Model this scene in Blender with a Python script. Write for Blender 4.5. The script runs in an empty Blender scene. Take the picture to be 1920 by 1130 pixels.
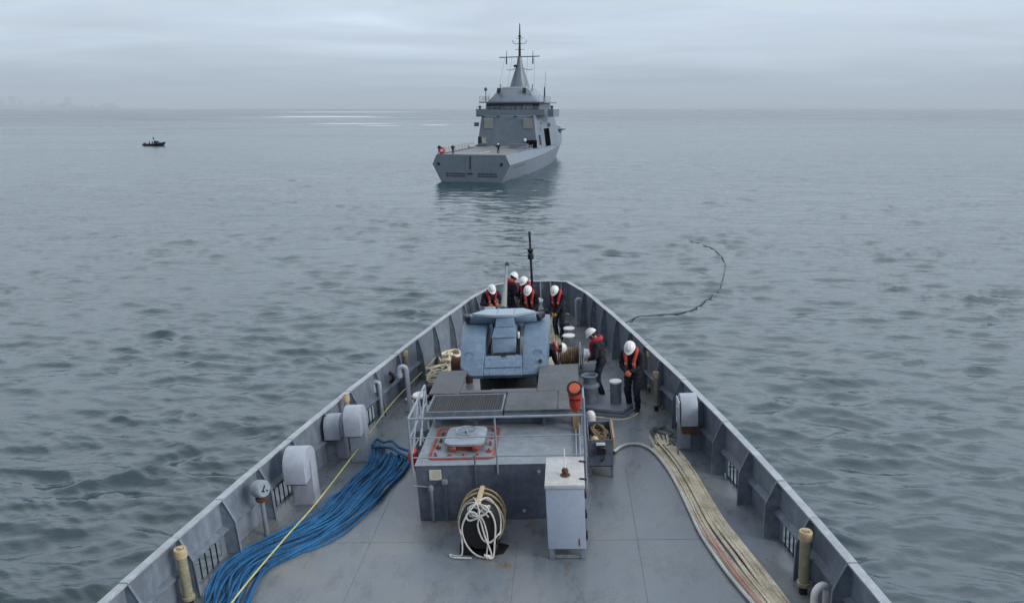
import bpy, bmesh, math, random
import numpy as np
from mathutils import Matrix, Vector, Euler, Quaternion

random.seed(7)
rng = np.random.default_rng(7)
SC = bpy.context.scene
C = SC.collection
R = math.radians
PI = math.pi

# ------------------------------------------------------------------ camera, sky, sun, exposure
CAM_H = 7.2                      # bridge-wing eye height over the forecastle deck (world z = 0 there)
SEA = -5.5
cam_d = bpy.data.cameras.new('camera')
cam_d.sensor_width = 36.0
cam_d.lens = 36.0 * 1400 / 1920
cam_d.clip_start = 0.1
cam_d.clip_end = 90000
cam = bpy.data.objects.new('camera', cam_d)
C.objects.link(cam)
cam.location = (0, 0, CAM_H)
cam.rotation_euler = (R(90 - 14.497), 0, 0)
SC.camera = cam

SUN_AZ, SUN_EL = R(118), R(27)    # azimuth clockwise from +Y (ahead)
sun_dir = Vector((math.sin(SUN_AZ) * math.cos(SUN_EL), math.cos(SUN_AZ) * math.cos(SUN_EL), math.sin(SUN_EL)))
sd = bpy.data.lights.new('sun', 'SUN')
sd.energy = 1.5
sd.angle = R(25)
sd.color = (1.0, 0.97, 0.92)
sun = bpy.data.objects.new('sun', sd)
C.objects.link(sun)
sun.rotation_euler = (-sun_dir).to_track_quat('-Z', 'Y').to_euler()

W = bpy.data.worlds.new('World')
SC.world = W
W.use_nodes = True
nt = W.node_tree
nt.nodes.clear()
def N(t, typ, **kw):
    n = t.nodes.new(typ)
    for k, v in kw.items():
        if k.startswith('i_'):
            n.inputs[k[2:].replace('_', ' ')].default_value = v
        else:
            setattr(n, k, v)
    return n
def ramp(t, stops, interp='LINEAR'):
    r = t.nodes.new('ShaderNodeValToRGB')
    r.color_ramp.interpolation = interp
    e = r.color_ramp.elements
    while len(e) < len(stops):
        e.new(0.5)
    for el, (p, c) in zip(e, stops):
        el.position = p
        el.color = (c[0], c[1], c[2], 1) if hasattr(c, '__len__') else (c, c, c, 1)
    return r
def math_n(t, op, a, b=None, clamp=False):
    m = t.nodes.new('ShaderNodeMath')
    m.operation = op
    m.use_clamp = clamp
    for i, x in enumerate((a, b)):
        if x is None:
            continue
        if isinstance(x, (int, float)):
            m.inputs[i].default_value = x
        else:
            t.links.new(x, m.inputs[i])
    return m.outputs[0]
def mix_n(t, fac, a, b, blend='MIX'):
    m = t.nodes.new('ShaderNodeMix')
    m.data_type = 'RGBA'
    m.blend_type = blend
    for sock, x in ((m.inputs[0], fac), (m.inputs[6], a), (m.inputs[7], b)):
        if isinstance(x, (int, float)):
            sock.default_value = x
        elif isinstance(x, (tuple, list)):
            sock.default_value = (x[0], x[1], x[2], 1)
        else:
            t.links.new(x, sock)
    return m.outputs[2]

tc = N(nt, 'ShaderNodeTexCoord')
sep = N(nt, 'ShaderNodeSeparateXYZ')
nt.links.new(tc.outputs['Generated'], sep.inputs[0])
zc = math_n(nt, 'MAXIMUM', sep.outputs[2], 0.0)
# base gradient of the overcast: dull band on the horizon, brighter deck of cloud above
grad = ramp(nt, [(0.0, (4.15, 5.0, 5.95)), (0.03, (4.2, 5.1, 6.2)), (0.07, (5.5, 6.5, 7.6)), (0.14, (6.0, 7.05, 8.2)),
                 (0.28, (9.2, 10.3, 11.4)), (0.45, (10.6, 11.6, 12.6)), (1.0, (10.6, 11.5, 12.4))])
nt.links.new(zc, grad.inputs[0])
# cloud sheet seen in perspective
den = math_n(nt, 'ADD', zc, 0.05)
px = math_n(nt, 'DIVIDE', sep.outputs[0], den)
py = math_n(nt, 'DIVIDE', sep.outputs[1], den)
cmb = N(nt, 'ShaderNodeCombineXYZ')
nt.links.new(px, cmb.inputs[0]); nt.links.new(py, cmb.inputs[1])
mp = N(nt, 'ShaderNodeMapping')
mp.inputs['Scale'].default_value = (0.3, 0.55, 1)
mp.inputs['Rotation'].default_value = (0, 0, R(7))
nt.links.new(cmb.outputs[0], mp.inputs[0])
n1 = N(nt, 'ShaderNodeTexNoise', i_Scale=0.9, i_Detail=9.0, i_Roughness=0.6, i_Distortion=0.9)
nt.links.new(mp.outputs[0], n1.inputs['Vector'])
r1 = ramp(nt, [(0.25, 0.80), (0.42, 0.94), (0.56, 1.04), (0.72, 1.2)])
nt.links.new(n1.outputs[0], r1.inputs[0])
n2 = N(nt, 'ShaderNodeTexNoise', i_Scale=2.6, i_Detail=8.0, i_Roughness=0.6)
nt.links.new(mp.outputs[0], n2.inputs['Vector'])
r2 = ramp(nt, [(0.35, (0.975, 0.985, 1.0)), (0.55, (1.015, 1.0, 1.005)), (0.7, (1.05, 1.04, 1.025))])
nt.links.new(n2.outputs[0], r2.inputs[0])
cl = mix_n(nt, 1.0, grad.outputs[0], r1.outputs[0], 'MULTIPLY')
cl = mix_n(nt, 1.0, cl, r2.outputs[0], 'MULTIPLY')
# the overcast is thinner towards the hidden sun and heavier behind the ship
az = N(nt, 'ShaderNodeVectorMath'); az.operation = 'DOT_PRODUCT'
nt.links.new(tc.outputs['Generated'], az.inputs[0]); az.inputs[1].default_value = (math.sin(R(25)), math.cos(R(25)), 0.0)
side = ramp(nt, [(0.0, .40), (.35, .52), (.72, 1.0), (1.0, 1.08)], 'EASE')
nt.links.new(math_n(nt, 'ADD', math_n(nt, 'MULTIPLY', az.outputs['Value'], .5), .5), side.inputs[0])
cl = mix_n(nt, 1.0, cl, side.outputs[0], 'MULTIPLY')
sky_n = N(nt, 'ShaderNodeTexSky')
sky_n.sky_type = 'NISHITA'
sky_n.sun_disc = False
sky_n.sun_elevation = SUN_EL
sky_n.sun_rotation = SUN_AZ
col = mix_n(nt, 0.95, sky_n.outputs[0], cl)
bg = N(nt, 'ShaderNodeBackground')
bg.inputs['Strength'].default_value = 0.076
nt.links.new(col, bg.inputs['Color'])
wo = N(nt, 'ShaderNodeOutputWorld')
nt.links.new(bg.outputs[0], wo.inputs['Surface'])

SC.render.engine = 'CYCLES'
SC.cycles.use_denoising = True
SC.cycles.max_bounces = 6
SC.cycles.diffuse_bounces = 2
SC.cycles.glossy_bounces = 3
SC.cycles.transmission_bounces = 2
SC.cycles.volume_bounces = 0
SC.cycles.volume_step_rate = 10
SC.view_settings.view_transform = 'Standard'
SC.view_settings.look = 'None'
SC.view_settings.exposure = 0.48
SC.view_settings.gamma = 1.0
SC.view_settings.use_curve_mapping = False

# ------------------------------------------------------------------ the ship's own frame (rolled and swung a little)
M = Matrix.Rotation(R(-4.0), 4, 'Z') @ Matrix.Rotation(R(-3.2), 4, 'Y')
OFF = {}
def clampf(x, a=0.0, b=1.0):
    return max(a, min(b, x))
def dz(y):
    return .35 * clampf((y - 15) / 10) ** 1.5
_hwy = [-14, -6, 0, 4, 8.3, 10.2, 12, 14, 16, 18, 20, 22.4, 24.2, 24.9]
_hww = [7.2, 6.6, 5.95, 5.6, 5.14, 4.9, 4.64, 4.24, 3.8, 3.3, 2.82, 2.16, 1.62, 1.25]
CX = -1.0
def hw(y):
    return float(np.interp(y, _hwy, _hww))
def zrail(y):
    return 1.05 + .45 * clampf((y - 12) / 14)

# ------------------------------------------------------------------ mesh helper
class MB:
    def __init__(s):
        s.v = []; s.f = []
    def add(s, vs, fs):
        o = len(s.v)
        s.v += [tuple(v) for v in vs]
        s.f += [tuple(i + o for i in f) for f in fs]
        return s
    def box(s, c, size, rot=None, taper=1.0, tapery=None):
        x, y, z = (a / 2 for a in size)
        ty = taper if tapery is None else tapery
        vs = [(-x, -y, -z), (x, -y, -z), (x, y, -z), (-x, y, -z), (-x * taper, -y * ty, z), (x * taper, -y * ty, z), (x * taper, y * ty, z), (-x * taper, y * ty, z)]
        if rot is not None:
            m = rot if isinstance(rot, Matrix) else Euler(rot).to_matrix()
            vs = [m @ Vector(v) for v in vs]
        vs = [(v[0] + c[0], v[1] + c[1], v[2] + c[2]) for v in vs]
        return s.add(vs, [(0, 3, 2, 1), (4, 5, 6, 7), (0, 1, 5, 4), (1, 2, 6, 5), (2, 3, 7, 6), (3, 0, 4, 7)])
    def bb(s, x0, x1, y0, y1, z0, z1):
        return s.box(((x0 + x1) / 2, (y0 + y1) / 2, (z0 + z1) / 2), (abs(x1 - x0), abs(y1 - y0), abs(z1 - z0)))
    def tube(s, pts, r, n=8, caps=True, flat=1.0, closed=False):
        pts = [Vector(p) for p in pts]
        m = len(pts)
        rs = r if hasattr(r, '__len__') else [r] * m
        T = []
        for i in range(m):
            a = pts[(i - 1) % m] if (i > 0 or closed) else pts[i]
            b = pts[(i + 1) % m] if (i < m - 1 or closed) else pts[i]
            t = b - a
            T.append(t.normalized() if t.length > 1e-9 else Vector((0, 0, 1)))
        ref = Vector((0, 0, 1)) if abs(T[0].z) < .9 else Vector((1, 0, 0))
        u = (ref - T[0] * ref.dot(T[0])).normalized()
        vs = []
        for i in range(m):
            u = (u - T[i] * u.dot(T[i]))
            if u.length < 1e-6:
                u = T[i].orthogonal()
            u.normalize()
            w = T[i].cross(u)
            for k in range(n):
                a = 2 * PI * k / n
                vs.append(pts[i] + u * (math.cos(a) * rs[i] * flat) + w * (math.sin(a) * rs[i]))
        fs = []
        rngm = m if closed else m - 1
        for i in range(rngm):
            j = (i + 1) % m
            for k in range(n):
                k2 = (k + 1) % n
                fs.append((i * n + k, i * n + k2, j * n + k2, j * n + k))
        if caps and not closed:
            fs.append(tuple(range(n - 1, -1, -1)))
            fs.append(tuple(range((m - 1) * n, m * n)))
        return s.add(vs, fs)
    def cyl(s, p0, p1, r0, r1=None, n=12, caps=True):
        return s.tube([p0, p1], [r0, r0 if r1 is None else r1], n, caps)
    def lathe(s, prof, c=(0, 0, 0), n=16, axis=None):
        m = Matrix.Identity(3) if axis is None else Vector((0, 0, 1)).rotation_difference(Vector(axis)).to_matrix()
        vs = []
        for r, z in prof:
            for k in range(n):
                a = 2 * PI * k / n
                v = m @ Vector((r * math.cos(a), r * math.sin(a), z))
                vs.append((v[0] + c[0], v[1] + c[1], v[2] + c[2]))
        fs = []
        for i in range(len(prof) - 1):
            for k in range(n):
                k2 = (k + 1) % n
                fs.append((i * n + k, i * n + k2, (i + 1) * n + k2, (i + 1) * n + k))
        fs.append(tuple(range(n - 1, -1, -1)))
        fs.append(tuple(range((len(prof) - 1) * n, len(prof) * n)))
        return s.add(vs, fs)
    def prism(s, poly, a, b, axis='x', poly2=None):
        """poly: 2-D outline; extruded from a to b along axis. x -> (y,z), y -> (x,z), z -> (x,y)"""
        def P(p, t):
            return (t, p[0], p[1]) if axis == 'x' else ((p[0], t, p[1]) if axis == 'y' else (p[0], p[1], t))
        n = len(poly)
        vs = [P(p, a) for p in poly] + [P(p, b) for p in (poly2 or poly)]
        fs = [tuple(range(n - 1, -1, -1)), tuple(range(n, 2 * n))]
        for i in range(n):
            j = (i + 1) % n
            fs.append((i, j, n + j, n + i))
        return s.add(vs, fs)
    def ell(s, c, r, nu=14, nv=9, rot=None, vmin=-90, vmax=90):
        vs = []; fs = []
        m = rot if isinstance(rot, Matrix) else (Euler(rot).to_matrix() if rot is not None else Matrix.Identity(3))
        for i in range(nv + 1):
            la = R(vmin + (vmax - vmin) * i / nv)
            for k in range(nu):
                a = 2 * PI * k / nu
                v = m @ Vector((r[0] * math.cos(la) * math.cos(a), r[1] * math.cos(la) * math.sin(a), r[2] * math.sin(la)))
                vs.append((v[0] + c[0], v[1] + c[1], v[2] + c[2]))
        for i in range(nv):
            for k in range(nu):
                k2 = (k + 1) % nu
                fs.append((i * nu + k, i * nu + k2, (i + 1) * nu + k2, (i + 1) * nu + k))
        fs.append(tuple(range(nu - 1, -1, -1)))
        fs.append(tuple(range(nv * nu, (nv + 1) * nu)))
        return s.add(vs, fs)
    def hull(s, pts):
        bm = bmesh.new()
        for p in pts:
            bm.verts.new(p)
        bmesh.ops.convex_hull(bm, input=bm.verts)
        bmesh.ops.dissolve_limit(bm, angle_limit=R(1), verts=bm.verts, edges=bm.edges)
        bm.verts.ensure_lookup_table()
        bm.verts.index_update()
        vs = [tuple(v.co) for v in bm.verts]
        fs = [tuple(v.index for v in f.verts) for f in bm.faces]
        bm.free()
        return s.add(vs, fs)
    def mesh(s, name, off=Vector((0, 0, 0)), bevel=0, seg=1, smooth=True, angle=38, merge=True):
        me = bpy.data.meshes.new(name)
        me.from_pydata([(v[0] - off[0], v[1] - off[1], v[2] - off[2]) for v in s.v], [], s.f)
        bm = bmesh.new()
        bm.from_mesh(me)
        if merge:
            bmesh.ops.remove_doubles(bm, verts=bm.verts, dist=1e-5)
        bmesh.ops.recalc_face_normals(bm, faces=bm.faces)
        if bevel:
            ed = [e for e in bm.edges if len(e.link_faces) == 2 and e.calc_face_angle(0) > R(25)]
            bmesh.ops.bevel(bm, geom=ed, offset=bevel, segments=seg, affect='EDGES', profile=0.6)
        bm.to_mesh(me)
        bm.free()
        if smooth:
            me.polygons.foreach_set('use_smooth', [True] * len(me.polygons))
            me.set_sharp_from_angle(angle=R(angle))
        return me
    def build(s, name, mat, parent=None, **kw):
        off = OFF.get(parent, Vector((0, 0, 0))) if parent is not None else kw.pop('off', Vector((0, 0, 0)))
        me = s.mesh(name, off, **kw)
        for m in (mat if isinstance(mat, (list, tuple)) else [mat]):
            me.materials.append(m)
        return link(name, me, parent)
def smooth_path(pts, n=8, closed=False):
    pts = [Vector(p) for p in pts]
    out = []
    m = len(pts)
    for i in range(m if closed else m - 1):
        p0, p1, p2, p3 = pts[(i - 1) % m] if (i > 0 or closed) else pts[0], pts[i], pts[(i + 1) % m], pts[(i + 2) % m] if (i + 2 < m or closed) else pts[-1]
        for k in range(n):
            t = k / n
            out.append(.5 * ((2 * p1) + (-p0 + p2) * t + (2 * p0 - 5 * p1 + 4 * p2 - p3) * t * t + (-p0 + 3 * p1 - 3 * p2 + p3) * t ** 3))
    if not closed:
        out.append(pts[-1])
    return out
def xf(mb, mat):
    mb.v = [tuple(mat @ Vector(v)) for v in mb.v]
    return mb
def link(name, me, parent=None):
    o = bpy.data.objects.new(name, me)
    C.objects.link(o)
    if parent is not None:
        o.parent = parent
        OFF[o] = OFF.get(parent, Vector((0, 0, 0)))
    return o
def tag(o, label=None, cat=None, group=None, kind=None):
    for k, v in (('label', label), ('category', cat), ('group', group), ('kind', kind)):
        if v:
            o[k] = v
    return o
def thing(name, label, cat, loc, group=None, frame=M, rotz=0, local=False):
    """An Empty at the thing's base. Parts are given in frame coordinates (local=False) or relative to the base."""
    o = bpy.data.objects.new(name, None)
    o.empty_display_size = .2
    C.objects.link(o)
    o.matrix_world = frame @ Matrix.Translation(Vector(loc)) @ Matrix.Rotation(rotz, 4, 'Z')
    OFF[o] = Vector((0, 0, 0)) if local else Vector(loc)
    return tag(o, label, cat, group)
def single(mb, name, mat, label, cat, loc, group=None, frame=M, **kw):
    """A thing that is one mesh, given in frame coordinates."""
    o = mb.build(name, mat, None, off=Vector(loc), **kw)
    o.matrix_world = frame @ Matrix.Translation(Vector(loc))
    return tag(o, label, cat, group)
def kids(o):
    return [x for x in list(C.objects) if x.parent == o]
def copy_thing(o, loc, label, frame=M, rotz=0):
    r = o.copy(); C.objects.link(r)
    r.matrix_world = frame @ Matrix.Translation(Vector(loc)) @ Matrix.Rotation(rotz, 4, 'Z')
    r['label'] = label
    for ch in kids(o):
        c = ch.copy(); C.objects.link(c); c.parent = r
        for g in kids(ch):
            d = g.copy(); C.objects.link(d); d.parent = c
    return r

# ------------------------------------------------------------------ materials
def new_mat(name):
    m = bpy.data.materials.new(name)
    m.use_nodes = True
    t = m.node_tree
    return m, t, t.nodes['Principled BSDF']
def paint(name, colr, rough=.5, var=.12, rust=0.0, grime=.25, scale=1.0, bump=.06, metallic=0.0, rustcol=(.17, .065, .028), stretch=(1, 1, 1)):
    m, t, b = new_mat(name)
    L = t.links.new
    tcx = N(t, 'ShaderNodeTexCoord')
    mpx = N(t, 'ShaderNodeMapping')
    mpx.inputs['Scale'].default_value = stretch
    L(tcx.outputs['Object'], mpx.inputs[0])
    a = N(t, 'ShaderNodeTexNoise', i_Scale=1.1 * scale, i_Detail=6.0, i_Roughness=.6)
    L(mpx.outputs[0], a.inputs['Vector'])
    ra = ramp(t, [(.3, 1 - var), (.7, 1 + var)])
    L(a.outputs[0], ra.inputs[0])
    c1 = mix_n(t, 1.0, colr, ra.outputs[0], 'MULTIPLY')
    g = N(t, 'ShaderNodeTexNoise', i_Scale=6.0 * scale, i_Detail=9.0, i_Roughness=.7)
    L(mpx.outputs[0], g.inputs['Vector'])
    rg = ramp(t, [(.42, 1 - grime), (.62, 1.0)])
    L(g.outputs[0], rg.inputs[0])
    c2 = mix_n(t, 1.0, c1, rg.outputs[0], 'MULTIPLY')
    if rust > 0:
        u = N(t, 'ShaderNodeTexNoise', i_Scale=2.6 * scale, i_Detail=10.0, i_Roughness=.72)
        L(mpx.outputs[0], u.inputs['Vector'])
        th = .74 - .22 * rust
        ru = ramp(t, [(th, 0.0), (th + .06, 1.0)])
        L(u.outputs[0], ru.inputs[0])
        c2 = mix_n(t, ru.outputs[0], c2, rustcol)
    L(c2, b.inputs['Base Color'])
    rr = ramp(t, [(.3, max(.05, rough - .1)), (.7, min(1, rough + .12))])
    L(g.outputs[0], rr.inputs[0])
    L(rr.outputs[0], b.inputs['Roughness'])
    b.inputs['Metallic'].default_value = metallic
    if bump:
        h = N(t, 'ShaderNodeTexNoise', i_Scale=22.0 * scale, i_Detail=4.0)
        L(mpx.outputs[0], h.inputs['Vector'])
        bp = N(t, 'ShaderNodeBump', i_Strength=bump, i_Distance=.05)
        L(h.outputs[0], bp.inputs['Height'])
        L(bp.outputs[0], b.inputs['Normal'])
    return m
def rope_mat(name, c0, c1, scale=40, rough=.9):
    m, t, b = new_mat(name)
    L = t.links.new
    tcx = N(t, 'ShaderNodeTexCoord')
    a = N(t, 'ShaderNodeTexNoise', i_Scale=2.2, i_Detail=5.0, i_Roughness=.65)
    L(tcx.outputs['Object'], a.inputs['Vector'])
    f = N(t, 'ShaderNodeTexNoise', i_Scale=scale, i_Detail=3.0)
    L(tcx.outputs['Object'], f.inputs['Vector'])
    s = math_n(t, 'ADD', math_n(t, 'MULTIPLY', a.outputs[0], .65), math_n(t, 'MULTIPLY', f.outputs[0], .4))
    r_ = ramp(t, [(.36, c0), (.66, c1)])
    L(s, r_.inputs[0])
    L(r_.outputs[0], b.inputs['Base Color'])
    b.inputs['Roughness'].default_value = rough
    bp = N(t, 'ShaderNodeBump', i_Strength=.5, i_Distance=.01)
    L(f.outputs[0], bp.inputs['Height'])
    L(bp.outputs[0], b.inputs['Normal'])
    return m

MT = {}
MT['bulwark'] = paint('bulwark_paint', (.21, .25, .31), .45, .14, .3, .3, stretch=(1, 1, .45))
MT['stiff'] = paint('stiffener_paint', (.17, .21, .265), .5, .16, .35, .35)
MT['cap'] = paint('rail_cap_paint', (.43, .47, .52), .45, .12, .25, .25)
MT['dark'] = paint('dark_rubber', (.012, .013, .016), .6, .2, 0, .3)
MT['black'] = paint('black_paint', (.01, .011, .013), .45, .2, 0, .2)
MT['grey'] = paint('grey_paint', (.22, .26, .315), .48, .12, .12, .25)
MT['palegrey'] = paint('pale_grey_paint', (.43, .475, .56), .42, .06, .05, .14)
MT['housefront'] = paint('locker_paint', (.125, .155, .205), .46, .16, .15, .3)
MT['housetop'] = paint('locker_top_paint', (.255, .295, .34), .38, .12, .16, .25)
MT['plate'] = paint('walkway_paint', (.10, .113, .128), .55, .25, .25, .4, 1.4)
MT['grate'] = paint('grating_steel', (.10, .105, .115), .5, .2, .3, .3)
MT['rail'] = paint('handrail_paint', (.27, .32, .39), .4, .08, .08, .15)
MT['cabinet'] = paint('cabinet_paint', (.40, .47, .60), .38, .04, .03, .08)
MT['cabtop'] = paint('cabinet_top_paint', (.55, .56, .56), .45, .08, .1, .2)
MT['midgrey'] = paint('hatch_lid_paint', (.30, .345, .41), .45, .1, .08, .2)
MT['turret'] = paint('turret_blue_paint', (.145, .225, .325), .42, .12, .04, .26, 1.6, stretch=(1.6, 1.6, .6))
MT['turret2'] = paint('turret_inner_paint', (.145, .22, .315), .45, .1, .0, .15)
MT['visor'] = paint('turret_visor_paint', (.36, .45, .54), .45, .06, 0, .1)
MT['white'] = paint('white_enamel', (.74, .75, .76), .35, .05, .0, .08)
MT['helmet'] = paint('helmet_shell', (.80, .81, .82), .3, .03, .0, .04, bump=0)
MT['red'] = paint('red_orange_plastic', (.55, .045, .03), .45, .15, .0, .2)
MT['redline'] = paint('red_oxide_paint', (.42, .075, .04), .6, .3, .3, .4, 2)
MT['orange'] = paint('orange_disc', (.62, .12, .06), .5, .15, 0, .2)
MT['vest'] = paint('lifejacket_cloth', (.46, .028, .036), .7, .15, 0, .2, 4, .15)
MT['vest2'] = paint('orange_lifejacket_cloth', (.50, .045, .032), .7, .15, 0, .2, 4, .15)
MT['navy'] = paint('navy_cloth', (.009, .011, .021), .85, .3, 0, .3, 4, .2)
MT['trouser'] = paint('dark_blue_trouser_cloth', (.014, .022, .040), .85, .3, 0, .3, 4, .2)
MT['skin'] = paint('skin', (.36, .20, .145), .5, .08, 0, .1, 6, .02)
MT['boot'] = paint('boot_leather', (.008, .008, .009), .5, .2, 0, .2)
MT['glove'] = paint('orange_glove', (.55, .16, .05), .7, .15, 0, .2, 6)
MT['yglove'] = paint('yellow_glove', (.60, .36, .06), .7, .15, 0, .2, 6)
MT['brass'] = paint('tan_capped_pipe', (.34, .32, .22), .5, .14, .3, .3, 3, rustcol=(.12, .08, .045))
MT['tancap'] = paint('tan_cap', (.56, .44, .27), .5, .15, .25, .3, 4)
MT['rust'] = paint('rusty_steel', (.15, .065, .035), .8, .35, .5, .5, 3)
MT['wood'] = paint('weathered_board', (.45, .31, .17), .7, .2, .1, .35, 3)
MT['steel'] = paint('bare_steel', (.32, .33, .34), .4, .15, .3, .3, 2, metallic=.6)
MT['barrel'] = paint('barrel_steel', (.26, .27, .265), .4, .1, 0, .2, 2, metallic=.3)
MT['paper'] = paint('pale_plate', (.62, .62, .5), .5, .08, .1, .2)
MT['glass'] = paint('dark_window_glass', (.02, .03, .04), .08, .1, 0, .05, bump=0)
MT['blue_rope'] = rope_mat('blue_rope_fibre', (.008, .045, .115), (.028, .18, .40))
MT['tan_rope'] = rope_mat('tan_rope_fibre', (.34, .275, .185), (.86, .78, .63))
MT['tan_rope2'] = rope_mat('brown_rope_fibre', (.11, .075, .045), (.30, .22, .14))
MT['white_rope'] = rope_mat('white_rope_fibre', (.42, .42, .40), (.75, .75, .72))
MT['red_rope'] = rope_mat('red_rope_fibre', (.40, .17, .14), (.62, .42, .35))
MT['yellow_line'] = rope_mat('yellow_line_fibre', (.36, .34, .10), (.62, .58, .24))
MT['green_line'] = rope_mat('green_line_fibre', (.05, .07, .05), (.14, .17, .12))
MT['wet_rope'] = rope_mat('wet_rope_fibre', (.015, .02, .024), (.06, .07, .075), rough=.5)
MT['opv'] = paint('patrol_hull_paint', (.155, .205, .275), .5, .07, .02, .12, .15, .0)
MT['opvdark'] = paint('patrol_stern_paint', (.085, .115, .165), .5, .1, .05, .15, .2, .0)
MT['opvlight'] = paint('patrol_side_paint', (.36, .42, .46), .45, .05, .03, .15, .3, .0)
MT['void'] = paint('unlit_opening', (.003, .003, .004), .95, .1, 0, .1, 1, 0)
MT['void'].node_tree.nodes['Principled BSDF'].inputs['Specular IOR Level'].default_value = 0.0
MT['opvdeck'] = paint('patrol_deck_paint', (.22, .23, .24), .6, .15, .1, .3, .3, .0)
MT['vent'] = paint('pale_louvre_paint', (.42, .44, .43), .5, .06, .02, .1, .4, 0)
MT['rhib'] = paint('black_boat_rubber', (.006, .007, .008), .5, .1, 0, .1)
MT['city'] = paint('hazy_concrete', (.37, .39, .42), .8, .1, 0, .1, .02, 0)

# the deck: painted steel, dirty and worn in patches, seams rusting
def deck_mat():
    m, t, b = new_mat('deck_paint')
    L = t.links.new
    tcx = N(t, 'ShaderNodeTexCoord')
    big = N(t, 'ShaderNodeTexNoise', i_Scale=.33, i_Detail=8.0, i_Roughness=.62, i_Distortion=.4)
    L(tcx.outputs['Object'], big.inputs['Vector'])
    rb = ramp(t, [(.30, (.14, .17, .21)), (.46, (.165, .195, .23)), (.56, (.19, .21, .225)), (.70, (.25, .248, .235))])
    L(big.outputs[0], rb.inputs[0])
    mid = N(t, 'ShaderNodeTexNoise', i_Scale=2.4, i_Detail=9.0, i_Roughness=.7)
    mpx = N(t, 'ShaderNodeMapping')
    mpx.inputs['Scale'].default_value = (1.0, .45, 1)
    L(tcx.outputs['Object'], mpx.inputs[0]); L(mpx.outputs[0], mid.inputs['Vector'])
    rm = ramp(t, [(.36, .74), (.5, .98), (.66, 1.1)])
    L(mid.outputs[0], rm.inputs[0])
    c = mix_n(t, 1.0, rb.outputs[0], rm.outputs[0], 'MULTIPLY')
    fine = N(t, 'ShaderNodeTexNoise', i_Scale=30.0, i_Detail=6.0, i_Roughness=.7)
    L(tcx.outputs['Object'], fine.inputs['Vector'])
    rf = ramp(t, [(.35, .88), (.65, 1.08)])
    L(fine.outputs[0], rf.inputs[0])
    c = mix_n(t, 1.0, c, rf.outputs[0], 'MULTIPLY')
    ru = N(t, 'ShaderNodeTexNoise', i_Scale=1.7, i_Detail=12.0, i_Roughness=.7)
    L(tcx.outputs['Object'], ru.inputs['Vector'])
    rr = ramp(t, [(.76, 0.0), (.84, .7)])
    L(ru.outputs[0], rr.inputs[0])
    c = mix_n(t, rr.outputs[0], c, (.16, .095, .05))
    # rust stains by the rope drum and the cabinet
    for (x, y, s) in ((-.84, 10.72, .19), (.16, 10.6, .1), (-2.2, 10.9, .1), (-.75, 10.35, .1), (-.5, 12.05, .2), (.1, 12.0, .22), (-1.9, 12.02, .12)):
        mq = N(t, 'ShaderNodeVectorMath'); mq.operation = 'DISTANCE'
        L(tcx.outputs['Object'], mq.inputs[0]); mq.inputs[1].default_value = (x, y, 0)
        d = math_n(t, 'ADD', math_n(t, 'DIVIDE', mq.outputs['Value'], s), math_n(t, 'MULTIPLY', mid.outputs[0], 1.9))
        k = ramp(t, [(0.0, .9), (.5, .65), (.8, 0.0)])
        L(math_n(t, 'MULTIPLY', d, .5), k.inputs[0])
        c = mix_n(t, k.outputs[0], c, (.20, .115, .05))
    L(c, b.inputs['Base Color'])
    rro = ramp(t, [(.35, .20), (.5, .32), (.65, .46)])
    L(mid.outputs[0], rro.inputs[0])
    L(rro.outputs[0], b.inputs['Roughness'])
    bp = N(t, 'ShaderNodeBump', i_Strength=.12, i_Distance=.02)
    L(fine.outputs[0], bp.inputs['Height'])
    bp2 = N(t, 'ShaderNodeBump', i_Strength=.25, i_Distance=.12)
    L(big.outputs[0], bp2.inputs['Height']); L(bp.outputs[0], bp2.inputs['Normal'])
    L(bp2.outputs[0], b.inputs['Normal'])
    return m
MT['deck'] = deck_mat()

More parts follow.
